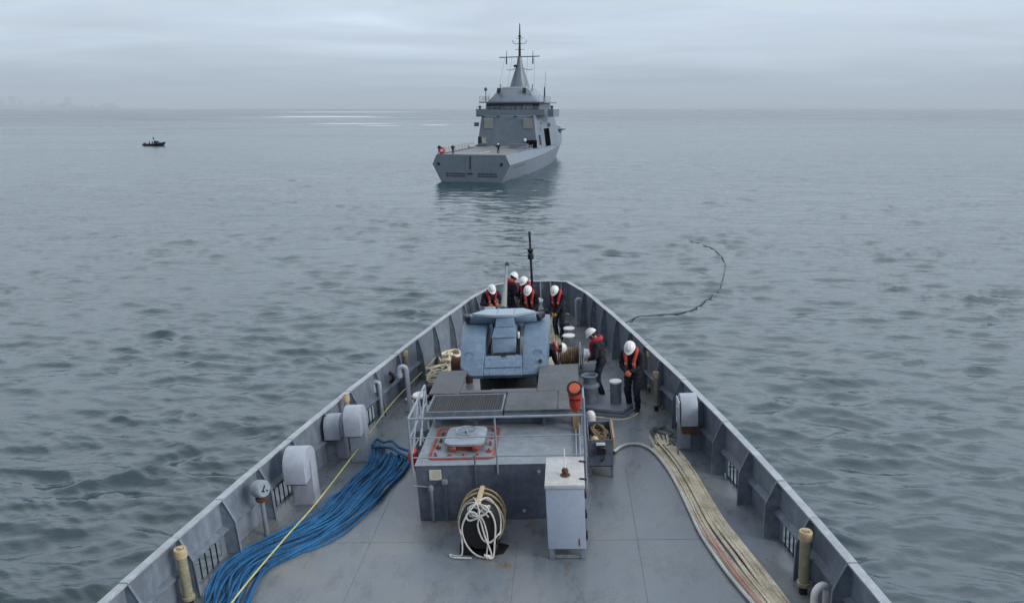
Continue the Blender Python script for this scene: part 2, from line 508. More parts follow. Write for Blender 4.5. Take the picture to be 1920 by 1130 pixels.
# ------------------------------------------------------------------ sea
def sea_mat():
    m, t, b = new_mat('sea_water')
    L = t.links.new
    tcx = N(t, 'ShaderNodeTexCoord')
    b.inputs['IOR'].default_value = 1.85
    # ruffled and slick patches
    mp1 = N(t, 'ShaderNodeMapping'); mp1.inputs['Scale'].default_value = (.006, .016, 1); mp1.inputs['Rotation'].default_value = (0, 0, R(-12))
    L(tcx.outputs['Object'], mp1.inputs[0])
    pat = N(t, 'ShaderNodeTexNoise', i_Scale=1.0, i_Detail=6.0, i_Roughness=.6)
    L(mp1.outputs[0], pat.inputs['Vector'])
    # in the lee of the ship the water is smooth, farther out the breeze roughens it
    dist_n = N(t, 'ShaderNodeVectorMath'); dist_n.operation = 'LENGTH'
    L(tcx.outputs['Object'], dist_n.inputs[0])
    lee = ramp(t, [(.0, .05), (.06, .09), (.14, .16), (.3, .2), (1.0, .33)])
    L(math_n(t, 'MULTIPLY', dist_n.outputs['Value'], 1 / 1000.0), lee.inputs[0])
    rp = ramp(t, [(.3, .7), (.5, .95), (.7, 1.35)])
    L(pat.outputs[0], rp.inputs[0])
    ro = math_n(t, 'MULTIPLY', lee.outputs[0], rp.outputs[0])
    sx_ = N(t, 'ShaderNodeSeparateXYZ'); L(tcx.outputs['Object'], sx_.inputs[0])
    # slick streaks on the way to the horizon
    for (cx_, cy_, wx, wy) in ((-100, 575, 52, 9), (-150, 640, 70, 8), (-260, 1050, 130, 60), (-120, 820, 60, 14)):
        ex = math_n(t, 'DIVIDE', math_n(t, 'SUBTRACT', sx_.outputs[0], cx_), wx)
        ey = math_n(t, 'DIVIDE', math_n(t, 'SUBTRACT', sx_.outputs[1], cy_), wy)
        d2 = math_n(t, 'ADD', math_n(t, 'MULTIPLY', ex, ex), math_n(t, 'MULTIPLY', ey, ey))
        g = math_n(t, 'EXPONENT', math_n(t, 'MULTIPLY', d2, -1.0))
        ro = math_n(t, 'MULTIPLY', ro, math_n(t, 'SUBTRACT', 1.0, math_n(t, 'MULTIPLY', g, .85)))
    L(math_n(t, 'MINIMUM', ro, .75), b.inputs['Roughness'])
    # sun glint painted in pale streaks on far water, left of the ship ahead
    glint_mask = None
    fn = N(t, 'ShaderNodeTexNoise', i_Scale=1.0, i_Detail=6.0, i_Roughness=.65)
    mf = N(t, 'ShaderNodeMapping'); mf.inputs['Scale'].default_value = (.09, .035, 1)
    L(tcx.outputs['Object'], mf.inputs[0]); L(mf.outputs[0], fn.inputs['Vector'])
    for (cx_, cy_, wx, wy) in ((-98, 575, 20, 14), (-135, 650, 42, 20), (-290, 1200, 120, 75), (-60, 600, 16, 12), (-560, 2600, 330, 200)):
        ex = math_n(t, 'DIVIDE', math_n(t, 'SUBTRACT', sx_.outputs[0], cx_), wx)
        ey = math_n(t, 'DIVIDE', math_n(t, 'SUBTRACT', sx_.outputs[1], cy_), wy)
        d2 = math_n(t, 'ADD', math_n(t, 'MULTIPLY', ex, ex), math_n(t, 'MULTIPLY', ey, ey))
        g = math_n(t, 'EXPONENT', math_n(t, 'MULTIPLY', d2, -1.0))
        glint_mask = g if glint_mask is None else math_n(t, 'MAXIMUM', glint_mask, g)
    glint_ramp = ramp(t, [(.38, 0.0), (.62, 1.0)])
    L(math_n(t, 'MULTIPLY', math_n(t, 'ADD', glint_mask, 0.0), math_n(t, 'ADD', fn.outputs[0], .35)), glint_ramp.inputs[0])
    L(mix_n(t, glint_ramp.outputs[0], (.012, .046, .062), (.72, .74, .75)), b.inputs['Base Color'])
    prev = None
    for sc, st, dist, sx in ((.16, .28, 1.3, .45), (.5, .34, .5, .45), (1.7, .45, .15, .5), (5.2, .4, .045, .7)):
        mpw = N(t, 'ShaderNodeMapping'); mpw.inputs['Scale'].default_value = (sc * sx, sc, sc); mpw.inputs['Rotation'].default_value = (0, 0, R(14 - 5 * sc))
        L(tcx.outputs['Object'], mpw.inputs[0])
        w = N(t, 'ShaderNodeTexNoise', i_Scale=1.0, i_Detail=4.0, i_Roughness=.55, i_Distortion=.35)
        L(mpw.outputs[0], w.inputs['Vector'])
        bp = N(t, 'ShaderNodeBump', i_Distance=dist)
        rs = ramp(t, [(.35, st * .6), (.65, st * 1.0)])
        L(pat.outputs[0], rs.inputs[0]); L(rs.outputs[0], bp.inputs['Strength'])
        L(w.outputs[0], bp.inputs['Height'])
        if prev is not None:
            L(prev, bp.inputs['Normal'])
        prev = bp.outputs[0]
    L(prev, b.inputs['Normal'])
    return m
WV = []
CUSP = []
for i in range(40):
    lam = .5 * (3.4 / .5) ** (i / 39.0) * rng.uniform(.95, 1.05)
    th = R(-98) + rng.normal(0, R(20))
    CUSP.append((2 * PI / lam * math.cos(th), 2 * PI / lam * math.sin(th), .125 * lam / (2 * PI) * .92 * (1 if lam < 1.5 else (1.5 / lam) ** .7), rng.uniform(0, 2 * PI), lam))
for i in range(70):
    lam = .42 * (15 / .42) ** (i / 69.0) * rng.uniform(.93, 1.07)
    th = R(-100) + rng.normal(0, R(25))
    st = .036 * (1.0 if lam < 1.4 else (1.4 / lam) ** .85)
    WV.append((2 * PI / lam * math.cos(th), 2 * PI / lam * math.sin(th), st * lam / (2 * PI), rng.uniform(0, 2 * PI), lam))
def wave(x, y, spacing):
    z = np.zeros_like(x); dx = np.zeros_like(x); dy = np.zeros_like(x)
    gust = .62 + .55 * (.5 + .5 * np.sin(x * .043 + 1.3 * np.sin(y * .021 + .5)) * np.sin(y * .037 + 1.7 * np.sin(x * .017)))
    # short steep wavelets come in bunches
    g2 = np.sin(x * .19 + 1.7 * np.sin(y * .11)) * np.sin(y * .23 + 1.9 * np.sin(x * .09 + .7)) + .6 * np.sin(x * .47 + 2.1 * np.sin(y * .33)) * np.sin(y * .55 + 1.4 * np.sin(x * .29))
    g2 = np.clip(.72 + .32 * g2, .3, 1.15)
    for n_, (kx, ky, a, ph, lam) in enumerate(CUSP):
        w = np.clip((lam / np.maximum(spacing, .05) - 1.9) / 1.2, 0, 1)
        if not w.any():
            continue
        p = kx * x + ky * y + ph
        k = math.hypot(kx, ky)
        loc = np.clip(.5 + .9 * np.sin(kx * .16 * x - ky * .13 * y + n_ * 1.7) * np.sin(ky * .19 * x + kx * .12 * y + n_), 0, 1.3)
        am = a * w * g2 * loc
        e = np.exp(1.8 * (np.cos(p) - 1))
        z += am * (e * 2 - .7)
        s_ = np.sin(p) * am * .55
        dx -= s_ * kx / k; dy -= s_ * ky / k
    for kx, ky, a, ph, lam in WV:
        w = np.clip((lam / np.maximum(spacing, .05) - 1.9) / 1.2, 0, 1)
        if not w.any():
            continue
        p = kx * x + ky * y + ph
        k = math.hypot(kx, ky)
        c_ = np.cos(p) * a * w * gust; s_ = np.sin(p) * a * w * gust
        z += c_
        dx -= s_ * kx / k * .9; dy -= s_ * ky / k * .9
    return dx, dy, z
def make_sea():
    fine = np.radians(np.linspace(-50, 50, 1120))
    coarse = np.radians(np.linspace(50, 310, 74))[1:-1]
    ang = np.concatenate([fine, coarse])
    rad = np.concatenate([np.linspace(2, 14, 24)[:-1], np.geomspace(14, 2600, 900), np.geomspace(2600, 30000, 40)[1:]])
    na, nr = len(ang), len(rad)
    A, RR = np.meshgrid(ang, rad)
    x = RR * np.sin(A); y = RR * np.cos(A)
    dth = np.gradient(ang); dth = np.abs(dth)
    dr = np.gradient(rad)
    sp = np.maximum(dr[:, None] * np.ones((1, na)), RR * dth[None, :])
    dx, dy, z = wave(x.ravel(), y.ravel(), sp.ravel())
    co = np.stack([x.ravel() + dx, y.ravel() + dy, z], 1).astype(np.float32)
    i = np.arange(nr - 1)[:, None] * na; j = np.arange(na)[None, :]
    j2 = (j + 1) % na
    q = np.stack([i + j, i + na + j, i + na + j2, i + j2], -1).reshape(-1, 4)
    q = q[:, ::-1]
    me = bpy.data.meshes.new('sea')
    me.vertices.add(len(co)); me.vertices.foreach_set('co', co.ravel())
    me.loops.add(q.size); me.loops.foreach_set('vertex_index', q.ravel().astype(np.int32))
    me.polygons.add(len(q))
    me.polygons.foreach_set('loop_start', (np.arange(len(q)) * 4).astype(np.int32))
    me.polygons.foreach_set('loop_total', np.full(len(q), 4, np.int32))
    me.polygons.foreach_set('use_smooth', np.ones(len(q), bool))
    me.update(calc_edges=True)
    me.validate()
    # make sure normals look up
    if me.polygons[1000].normal.z < 0:
        me.flip_normals()
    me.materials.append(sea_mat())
    global SEA_CO
    SEA_CO = co
    o = link('sea', me)
    o.location = (0, 0, SEA)
    tag(o, kind='structure')
make_sea()
def sea_z(x, y):
    d = (SEA_CO[:, 0] - x) ** 2 + (SEA_CO[:, 1] - y) ** 2
    return SEA + float(SEA_CO[int(np.argmin(d)), 2])

# ------------------------------------------------------------------ haze and the far coast
hz = MB().bb(-31000, 31000, -31000, 31000, -9, 520).build('haze', [], smooth=False)
hm = bpy.data.materials.new('haze_air'); hm.use_nodes = True
ht = hm.node_tree
ht.nodes.clear()
ho = N(ht, 'ShaderNodeOutputMaterial')
hv = N(ht, 'ShaderNodeVolumePrincipled')
hv.inputs['Color'].default_value = (.84, .92, 1.0, 1)
hv.inputs['Density'].default_value = 6.5e-5
ht.links.new(hv.outputs[0], ho.inputs['Volume'])
hz.data.materials.clear(); hz.data.materials.append(hm)
tag(hz, kind='stuff')

coast = MB()
for i in range(16):
    a0, a1 = R(-40 + i * 1.0), R(-40 + (i + 1) * 1.0)
    D = 26800
    h0 = 82 + 12 * math.sin(i * 1.3) - max(0, i - 8) * 11; h1 = 82 + 12 * math.sin((i + 1) * 1.3) - max(0, i - 7) * 11
    h0 = max(-5, h0); h1 = max(-5, h1)
    p = [(D * math.sin(a0), D * math.cos(a0)), (D * math.sin(a1), D * math.cos(a1)), ((D + 3000) * math.sin(a1), (D + 3000) * math.cos(a1)), ((D + 3000) * math.sin(a0), (D + 3000) * math.cos(a0))]
    coast.add([(x, y, SEA - 2) for x, y in p] + [(p[0][0], p[0][1], h0), (p[1][0], p[1][1], h1), (p[2][0], p[2][1], h1), (p[3][0], p[3][1], h0)],
              [(0, 1, 5, 4), (1, 2, 6, 5), (2, 3, 7, 6), (3, 0, 4, 7), (4, 5, 6, 7)])
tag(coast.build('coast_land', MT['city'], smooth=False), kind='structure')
rc = random.Random(3)
I4 = Matrix.Identity(4)
tower = None
for i in range(26):
    a = R(-34.6 + i * .3 + rc.uniform(-.2, .2)); D = 27500 + rc.uniform(-500, 500)
    w = rc.uniform(60, 190); h = rc.choice([110, 120, 130, 150, 160, 180, 230, 330]) * (1.0 if i < 18 else .7)
    x, y = D * math.sin(a), D * math.cos(a)
    m = MB().bb(-w / 2, w / 2, -20, 20, -5, h).bb(-w / 4, w / 4, -8, 8, h, h + 9)
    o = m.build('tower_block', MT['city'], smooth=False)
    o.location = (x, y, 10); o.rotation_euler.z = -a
    tag(o, 'faint grey tower block on the hazy skyline at the horizon', 'building', 'tower blocks of the far city')

# ------------------------------------------------------------------ own ship: hull, deck, deckhouse behind the camera
ys = [-14, -10, -6, -2, 2, 5, 8.3, 10.2, 12, 14, 15, 16, 17, 18, 19, 20, 21.2, 22.4, 23.3, 24.2, 24.7]
edge_p = [(CX - hw(y), y) for y in ys]
edge_s = [(CX + hw(y), y) for y in ys]
bow = [(CX - .98, 25.02), (CX - .62, 25.15), (CX, 25.2), (CX + .62, 25.15), (CX + .98, 25.02)]
outline = edge_p + bow + edge_s[::-1]
dk = MB()
npt = len(ys)
for i in range(npt - 1):
    (x0, y0), (x1, y1) = edge_p[i], edge_p[i + 1]
    (X0, _), (X1, _) = edge_s[i], edge_s[i + 1]
    k = 8
    for j in range(k):
        f0, f1 = j / k, (j + 1) / k
        dk.add([(x0 + (X0 - x0) * f0, y0, dz(y0)), (x0 + (X0 - x0) * f1, y0, dz(y0)), (x1 + (X1 - x1) * f1, y1, dz(y1)), (x1 + (X1 - x1) * f0, y1, dz(y1))], [(0, 1, 2, 3)])
bp_ = [edge_p[-1]] + bow + [edge_s[-1]]
dk.add([(x, y, dz(y)) for x, y in bp_], [tuple(range(len(bp_)))[::-1]])
deck = dk.build('deck', MT['deck'], smooth=False)
deck.matrix_world = M
tag(deck, kind='structure')
seam_m = paint('weld_seam_paint', (.19, .22, .25), .4, .15, .3, .35, 2)
def seam(p, q):
    m = MB()
    n = max(2, int((Vector(p) - Vector(q)).length / 1.0))
    pts = [(p[0] + (q[0] - p[0]) * i / n, p[1] + (q[1] - p[1]) * i / n, dz(p[1] + (q[1] - p[1]) * i / n) + .001) for i in range(n + 1)]
    m.tube(pts, .004, 5)
    m.build('weld_seam', MT['deck'], deck)
for y in (8.9, 11.45, 16.6, 19.2):
    seam((CX - hw(y) + .05, y), (CX + hw(y) - .05, y))
for x, y0, y1 in ((-3.3, 6, 14.05), (-4.2, 11.45, 16.6), (1.35, 6, 14.05), (-.7, 6, 11.45), (-2.9, 14.05, 22)):
    seam((x, y0), (x, y1))

hl = MB()
low = [(CX + (x - CX) * (.86 if y < 20 else .62), y - (0 if y < 15 else (y - 15) * .16), SEA - 2.2) for x, y in outline]
n = len(outline)
hl.add([(CX + (x - CX) * 1.0, y, dz(y) - .004) for x, y in outline] + low, [(i, (i + 1) % n, n + (i + 1) % n, n + i) for i in range(n)])
o = hl.build('ship_hull', MT['grey'], smooth=False)
o.matrix_world = M
tag(o, kind='structure')

# ------------------------------------------------------------------ bulwark, one along each side and round the bow
frames_s = [3.2, 4.35, 5.5, 6.7, 7.9, 9.15, 10.3, 11.45, 12.55, 13.75, 14.85, 15.95, 17.2, 18.3, 19.4, 20.5, 21.6, 22.6, 23.5]
frames_p = [3.2, 4.35, 5.5, 6.6, 7.65, 8.8, 9.95, 11.12, 12.26, 13.4, 14.65, 15.8, 17.0, 18.2, 19.4, 20.5, 21.6, 22.6, 23.5]
PORTS_P = {6, 8, 11}
PORTS_S = {6, 8, 4}
def bulwark(side, frames, label, ports):
    s = -1 if side == 'p' else 1
    root = thing('bulwark', label, 'bulwark', (CX + s * hw(10), 10, 0))
    X = lambda y: CX + s * hw(y)
    ends = frames + [24.9]
    TH = .014
    for i in range(len(ends) - 1):
        y0, y1 = ends[i], ends[i + 1]
        x0, x1 = X(y0), X(y1)
        zt0, zt1 = zrail(y0) - .02, zrail(y1) - .02
        d0, d1 = dz(y0), dz(y1)
        pm = MB()
        def panel(ya, yb, lo, hi, lo_abs=None):
            xa, xb = X(ya), X(yb)
            if (yb - ya) < .02:
                return
            fa = (ya - y0) / (y1 - y0); fb = (yb - y0) / (y1 - y0)
            def zz(v, f):
                d = d0 + (d1 - d0) * f; t = zt0 + (zt1 - zt0) * f
                return t if v is None else d + v
            vs = []
            for o_ in (0, -s * TH):
                vs += [(xa + o_, ya, zz(lo, fa)), (xb + o_, yb, zz(lo, fb)), (xb + o_, yb, zz(hi, fb)), (xa + o_, ya, zz(hi, fa))]
            pm.add(vs, [(0, 1, 2, 3), (7, 6, 5, 4), (0, 4, 5, 1), (1, 5, 6, 2), (2, 6, 7, 3), (3, 7, 4, 0)])
        if i in ports:
            panel(y0, y1, .38, None); panel(y0, y1, -.005, .05)
            panel(y0, y0 + .14, .05, .38); panel(y1 - .14, y1, .05, .38)
        else:
            panel(y0, y1, -.005, None)
        pm.build('plate', MT['bulwark'], root, smooth=False, merge=False)
        if i in ports:
            for k in range(1, 6):
                yk = y0 + .14 + (y1 - y0 - .28) * k / 6
                MB().cyl((X(yk) - s * .03, yk, .03), (X(yk) - s * .03, yk, .41), .014, n=6).build('bar', MT['black'], root)
        # longitudinal stringer: a sloped bracket shelf at half height
        if y1 < 20:
            zm0, zm1 = d0 + .52, d1 + .52
            m = MB()
            a, b_ = .115, .05
            vs = []
            for (yy, xx, zz_) in ((y0 + .012, X(y0 + .012), zm0), (y1 - .012, X(y1 - .012), zm1)):
                vs += [(xx - s * TH, yy, zz_ + .045), (xx - s * a, yy, zz_ - .005), (xx - s * a, yy, zz_ - .035), (xx - s * TH, yy, zz_ - .02)]
            m.add(vs, [(0, 1, 2, 3), (4, 7, 6, 5), (0, 4, 5, 1), (1, 5, 6, 2), (2, 6, 7, 3), (3, 7, 4, 0)])
            m.build('stringer', MT['stiff'], root, smooth=False)
        # cap rail segment, a little step at some joints
        jog = .006 if i % 2 else 0
        m = MB()
        vs = []
        for (yy, xx, zz_) in ((y0 + .01, X(y0 + .01), zt0 + jog), (y1 - .01, X(y1 - .01), zt1 + jog)):
            vs += [(xx + s * .055, yy, zz_), (xx - s * .075, yy, zz_), (xx - s * .075, yy, zz_ + .028), (xx + s * .055, yy, zz_ + .028)]
        m.add(vs, [(0, 1, 2, 3), (4, 7, 6, 5), (0, 4, 5, 1), (1, 5, 6, 2), (2, 6, 7, 3), (3, 7, 4, 0)])
        m.build('cap_rail', MT['cap'], root, smooth=False)
        # stiffener plate standing inboard of the frame line
        dep = .255 if y0 < 17 else .17
        top = zt0 - .002
        m = MB()
        xi = x0 - s * (TH + .001)
        lean = 0.0 if y0 < 16.5 else .25
        prof = [(xi, top), (xi - s * .07, top), (xi - s * dep * .92, d0 + (top - d0) * .62), (xi - s * dep * (1 + lean), d0), (xi, d0)]
        m.prism(prof, y0 - .007, y0 + .007, 'y')
        # face flange along the inboard edge
        st = m.build('stiffener', MT['stiff'], root, smooth=False)
        f = MB()
        pts = [(p[0], p[1]) for p in prof[1:4]]
        for a_, b2 in zip(pts[:-1], pts[1:]):
            f.add([(a_[0], y0 - .022, a_[1]), (a_[0], y0 + .022, a_[1]), (b2[0], y0 + .022, b2[1]), (b2[0], y0 - .022, b2[1]),
                   (a_[0] - s * .012, y0 - .022, a_[1]), (a_[0] - s * .012, y0 + .022, a_[1]), (b2[0] - s * .012, y0 + .022, b2[1]), (b2[0] - s * .012, y0 - .022, b2[1])],
                  [(0, 1, 2, 3), (4, 7, 6, 5), (0, 4, 5, 1), (1, 5, 6, 2), (2, 6, 7, 3), (3, 7, 4, 0)])
        f.build('flange', MT['rail'] if y0 > 20 else MT['bulwark'], st, smooth=False)
        if i % 3 == 0 and y0 < 18:
            MB().cyl((x0 - s * .05, y0 - .2, d0), (x0 - s * .05, y0 - .2, d0 + .12), .02, n=6).build('drain_stub', MT['grey'], root)
    return root
bul_p = bulwark('p', frames_p, 'grey steel bulwark down the port edge, beside the blue rope and the mushroom vents', PORTS_P)
bul_s = bulwark('s', frames_s, 'grey steel bulwark down the starboard edge, beside the tan flaked rope', PORTS_S)
fr = thing('bow_bulwark', 'blunt curved front bulwark plate closing the bow under the jackstaff', 'bulwark', (CX, 25.1, dz(25)))
full = [(CX - hw(24.9), 24.9)] + bow + [(CX + hw(24.9), 24.9)]
for (xa, ya), (xb, yb) in zip(full[:-1], full[1:]):
    m = MB(); vs = []
    for o_ in (0, -.014):
        vs += [(xa, ya + o_, dz(ya)), (xb, yb + o_, dz(yb)), (xb, yb + o_, zrail(25) - .02), (xa, ya + o_, zrail(25) - .02)]
    m.add(vs, [(0, 1, 2, 3), (7, 6, 5, 4), (0, 4, 5, 1), (1, 5, 6, 2), (2, 6, 7, 3), (3, 7, 4, 0)])
    m.build('plate', MT['bulwark'], fr, smooth=False)
    m = MB(); zt = zrail(25) - .02; vs = []
    for xx, yy in ((xa, ya), (xb, yb)):
        vs += [(xx, yy + .05, zt), (xx, yy - .07, zt), (xx, yy - .07, zt + .028), (xx, yy + .05, zt + .028)]
    m.add(vs, [(0, 1, 2, 3), (4, 7, 6, 5), (0, 4, 5, 1), (1, 5, 6, 2), (2, 6, 7, 3), (3, 7, 4, 0)])
    m.build('cap_rail', MT['cap'], fr, smooth=False)
for xx in (-1.75, -1.3, -.7, -.35, .02):
    yy = 25.17 - abs(xx - CX) ** 2 * .12
    MB().prism([(yy, zrail(25) - .03), (yy - .08, zrail(25) - .03), (yy - .34, dz(25)), (yy, dz(25))], xx - .02, xx + .02, 'x').build('stiffener', MT['rail'], fr, smooth=False)

# the deckhouse and bridge front the photograph was taken from (behind the camera)
dh = MB().bb(-8.2, 6.2, -14, -.6, .01, 6.3).bb(-7.6, 5.6, -13, -.9, 6.3, 9.2).bb(-9, 7, -13, -.3, 9.2, 9.5).bb(-4, 2, -12, -6, 9.5, 14)
o = dh.build('deckhouse_wall', MT['palegrey'], smooth=False)
o.matrix_world = M
tag(o, kind='structure')

# ------------------------------------------------------------------ the low steel locker (trunk) amidships and everything built onto it
LX0, LX1, LY0, LY1, LZ = -2.54, .5, 12.15, 15.6, 1.11
lk = thing('deck_locker', 'low grey steel deck locker with a red-framed hatch and guard rail on top', 'deck locker', (-1.02, 12.15, 0))
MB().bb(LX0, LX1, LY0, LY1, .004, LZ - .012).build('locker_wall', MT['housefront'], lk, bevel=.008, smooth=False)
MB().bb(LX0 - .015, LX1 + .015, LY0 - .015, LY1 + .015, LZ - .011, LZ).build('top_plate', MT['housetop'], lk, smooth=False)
MB().bb(-2.3, -2.08, LY0 - .02, LY0 - .002, .82, 1.02).build('label_plate', MT['paper'], lk, bevel=.004)
MB().tube([(-2.6, LY0 - .05, .74), (-2.3, LY0 - .05, .7)], .012, 6).build('bracket', MT['rail'], lk)
MB().cyl((-2.28, LY0 - .06, .01), (-2.28, LY0 - .06, .66), .03, n=8).lathe([(.05, 0), (.05, .07), (.03, .1)], (-2.28, LY0 - .06, .64), 8).build('drain_pipe', MT['grey'], lk)
MB().cyl((-2.02, LY0 - .04, .01), (-2.02, LY0 - .04, .78), .016, n=8).build('conduit', MT['housefront'], lk)
MB().box((-2.02, LY0 - .05, .8), (.1, .08, .09)).build('junction_box', MT['grey'], lk, bevel=.01)
MB().cyl((-1.45, LY0 - .03, .012), (-1.45, LY0 - .03, 1.3), .015, n=8).build('conduit', MT['housefront'], lk)
for xx in (-.5, -.32):
    MB().lathe([(.035, 0), (.035, .03), (.02, .05)], (xx if xx > -.4 else -.62, LY0 - .004, .95 if xx > -.4 else .18), 8, (0, -1, 0)).build('boss', MT['rail'], lk)
# hatch with its red gasket frame
hx0, hx1, hy0, hy1 = -2.36, -1.12, 12.35, 13.72
fr_ = MB()
w_ = .045
def roundrect(x0, x1, y0, y1, r, n=5):
    p = []
    for cx_, cy_, a0 in ((x1 - r, y0 + r, -90), (x1 - r, y1 - r, 0), (x0 + r, y1 - r, 90), (x0 + r, y0 + r, 180)):
        for k in range(n + 1):
            a = R(a0 + 90 * k / n)
            p.append((cx_ + r * math.cos(a), cy_ + r * math.sin(a)))
    return p
oo = roundrect(hx0, hx1, hy0, hy1, .12); ii = roundrect(hx0 + w_, hx1 - w_, hy0 + w_, hy1 - w_, .09)
nn = len(oo)
vs = [(x, y, LZ + .002) for x, y in oo] + [(x, y, LZ + .002) for x, y in ii] + [(x, y, LZ + .02) for x, y in oo] + [(x, y, LZ + .02) for x, y in ii]
fs = []
for k in range(nn):
    j = (k + 1) % nn
    fs += [(2 * nn + k, 2 * nn + j, 3 * nn + j, 3 * nn + k), (k, j, 2 * nn + j, 2 * nn + k), (nn + j, nn + k, 3 * nn + k, 3 * nn + j), (j, k, nn + k, nn + j)]
fr_.add(vs, fs)
hatch = fr_.build('hatch_frame', MT['redline'], lk)
MB().bb(hx0 + w_ + .02, hx1 - w_ - .02, hy0 + w_ + .02, hy1 - w_ - .02, LZ + .001, LZ + .006).build('hatch_seat', MT['housetop'], hatch, smooth=False)
dog = MB().box((0, 0, 0), (.1, .05, .03)).cyl((0, 0, 0), (0, 0, .05), .02, n=6).mesh('dog', bevel=.006)
dog.materials.append(MT['redline'])
for k in range(14):
    f = k / 14 * 4
    if f < 1: p = (hx0 + .13, hy0 + .16 + (hy1 - hy0 - .3) * f, 0)
    elif f < 2: p = (hx0 + .2 + (hx1 - hx0 - .35) * (f - 1), hy1 - .12, 0)
    elif f < 3: p = (hx1 - .13, hy1 - .16 - (hy1 - hy0 - .3) * (f - 2), 0)
    else: p = (hx1 - .2 - (hx1 - hx0 - .35) * (f - 3), hy0 + .1, 0)
    d_ = link('dog', dog, hatch)
    d_.location = Vector((p[0], p[1], LZ + .03)) - OFF[lk]
    d_.rotation_euler.z = rc.uniform(0, 3)
MB().prism(roundrect(-2.02, -1.42, 12.72, 13.38, .1), LZ + .005, LZ + .11, 'z').build('hatch_coaming', MT['redline'], hatch)
MB().prism(roundrect(-2.1, -1.34, 12.64, 13.46, .16), LZ + .115, LZ + .165, 'z').build('hatch_lid', MT['midgrey'], hatch, bevel=.012, seg=2)
ring = MB()
ring.tube([(-1.72 + .2 * math.cos(2 * PI * k / 24), 13.12 + .2 * math.sin(2 * PI * k / 24), LZ + .225) for k in range(24)], .017, 6, closed=True)
ring.cyl((-1.72, 13.12, LZ + .166), (-1.72, 13.12, LZ + .235), .03, n=8)
for k in range(4):
    ring.cyl((-1.72, 13.12, LZ + .225), (-1.72 + .2 * math.cos(PI / 2 * k + .4), 13.12 + .2 * math.sin(PI / 2 * k + .4), LZ + .225), .011, n=6)
ring.build('hand_wheel', MT['rail'], hatch)
# lid clips visible under the near edge
for xx in (-1.93, -1.5):
    MB().box((xx, 12.66, LZ + .075), (.12, .1, .07)).build('clip', MT['redline'], hatch, bevel=.015)
# guard rails round the locker top
RZ = (1.27, 1.65, 2.02)
FY = LY0 - .02
for z, r in zip(RZ, (.013, .013, .022)):
    MB().cyl((LX0 - .05, FY, z), (LX1 + .02, FY, z), r, n=8).build('guard_rail', MT['rail'], lk)
for xx, z0 in ((LX0 - .05, .95), (-1.05, .92), (LX1 + .02, .6)):
    MB().cyl((xx, FY, z0), (xx, FY, 2.02 if xx < 0 else 2.34), .022 if xx != -1.05 else .017, n=8).build('stanchion', MT['rail'], lk)
for xx, y1 in ((LX0 - .05, 13.75), (LX1 + .02, 13.4)):
    for z, r in zip(RZ[1:], (.013, .021)):
        MB().cyl((xx, FY, z), (xx, y1, z if xx > 0 else z + .02), r, n=8).build('guard_rail', MT['rail'], lk)
    MB().cyl((xx, y1, LZ), (xx, y1, 2.04), .024, n=8).build('stanchion', MT['rail'], lk)
    MB().cyl((xx, y1 - .6, LZ), (xx, y1 - .6, 2.03), .02, n=8).build('stanchion', MT['rail'], lk)
MB().cyl((LX0 - .05, FY + .1, 1.3), (LX0 - .05, 13.0, 2.0), .02, n=8).build('brace', MT['rail'], lk)
MB().cyl((LX0 - .05, FY + .75, 1.15), (LX0 - .05, 13.7, 1.95), .02, n=8).build('brace', MT['rail'], lk)
for xx in (.36, .43):
    MB().tube([(xx, 12.3, LZ + .03), (xx, 15.2, LZ + .03)], .018, 6).build('conduit', MT['rail'], lk)

# ------------------------------------------------------------------ gun platform: walkway plates and gratings on legs round the mount
PZ = 1.5
pf = thing('gun_platform', 'dark steel walkway of gratings and plates standing on legs round the blue gun mount', 'platform', (-1.1, 13.7, LZ))
def plate(x0, x1, y0, y1, mat, name='plate', th=.05, **kw):
    return MB().bb(x0, x1, y0, y1, PZ - th, PZ).build(name, mat, pf, bevel=.008, **kw)
fg = MB().bb(-2.6, -1.06, 13.68, 13.72, PZ - .16, PZ - .01).bb(-2.6, -1.06, 14.58, 14.62, PZ - .16, PZ - .01).bb(-2.6, -2.56, 13.722, 14.578, PZ - .16, PZ - .01).bb(-1.10, -1.06, 13.722, 14.578, PZ - .16, PZ - .01)
grating = fg.build('grating_frame', MT['stiff'], pf, smooth=False)
bar_x = MB().bb(-.725, .725, -.006, .006, -.02, .02).mesh('grating_bar', smooth=False); bar_x.materials.append(MT['grate'])
bar_y = MB().bb(-.006, .006, -.42, .42, -.018, .018).mesh('grating_bar', smooth=False); bar_y.materials.append(MT['grate'])
for k in range(17):
    b_ = link('grating_bar', bar_x, grating); b_.location = Vector((-1.83, 13.75 + .05 * k, PZ - .03)) - OFF[pf]
for k in range(29):
    b_ = link('grating_bar', bar_y, grating); b_.location = Vector((-2.53 + .05 * k, 14.15, PZ - .034)) - OFF[pf]
MB().bb(-2.54, -1.12, 13.75, 14.56, PZ - .09, PZ - .075).build('drip_tray', MT['grate'], pf, smooth=False)
plate(-1.03, .02, 13.66, 14.66, MT['plate'])
plate(.028, .56, 13.66, 14.66, MT['plate'])
MB().bb(-1.03, .56, 13.665, 13.69, PZ - .17, PZ - .052).build('edge_beam', MT['stiff'], pf, smooth=False)
plate(-2.72, -2.06, 14.66, 16.1, MT['plate'])
plate(-.42, .46, 14.67, 16.3, MT['plate'])
MB().bb(-2.055, -.425, 14.67, 14.82, PZ - .05, PZ).build('plate', MT['grate'], pf, bevel=.006)
for xx, yy in ((-2.4, 13.8), (-1.62, 13.8), (-.25, 13.8), (.45, 13.8), (-2.4, 14.5), (.4, 15.2), (-2.5, 15.4)):
    MB().bb(xx - .03, xx + .03, yy - .03, yy + .03, LZ + .001, PZ - .055).build('leg', MT['housefront'], pf, smooth=False)
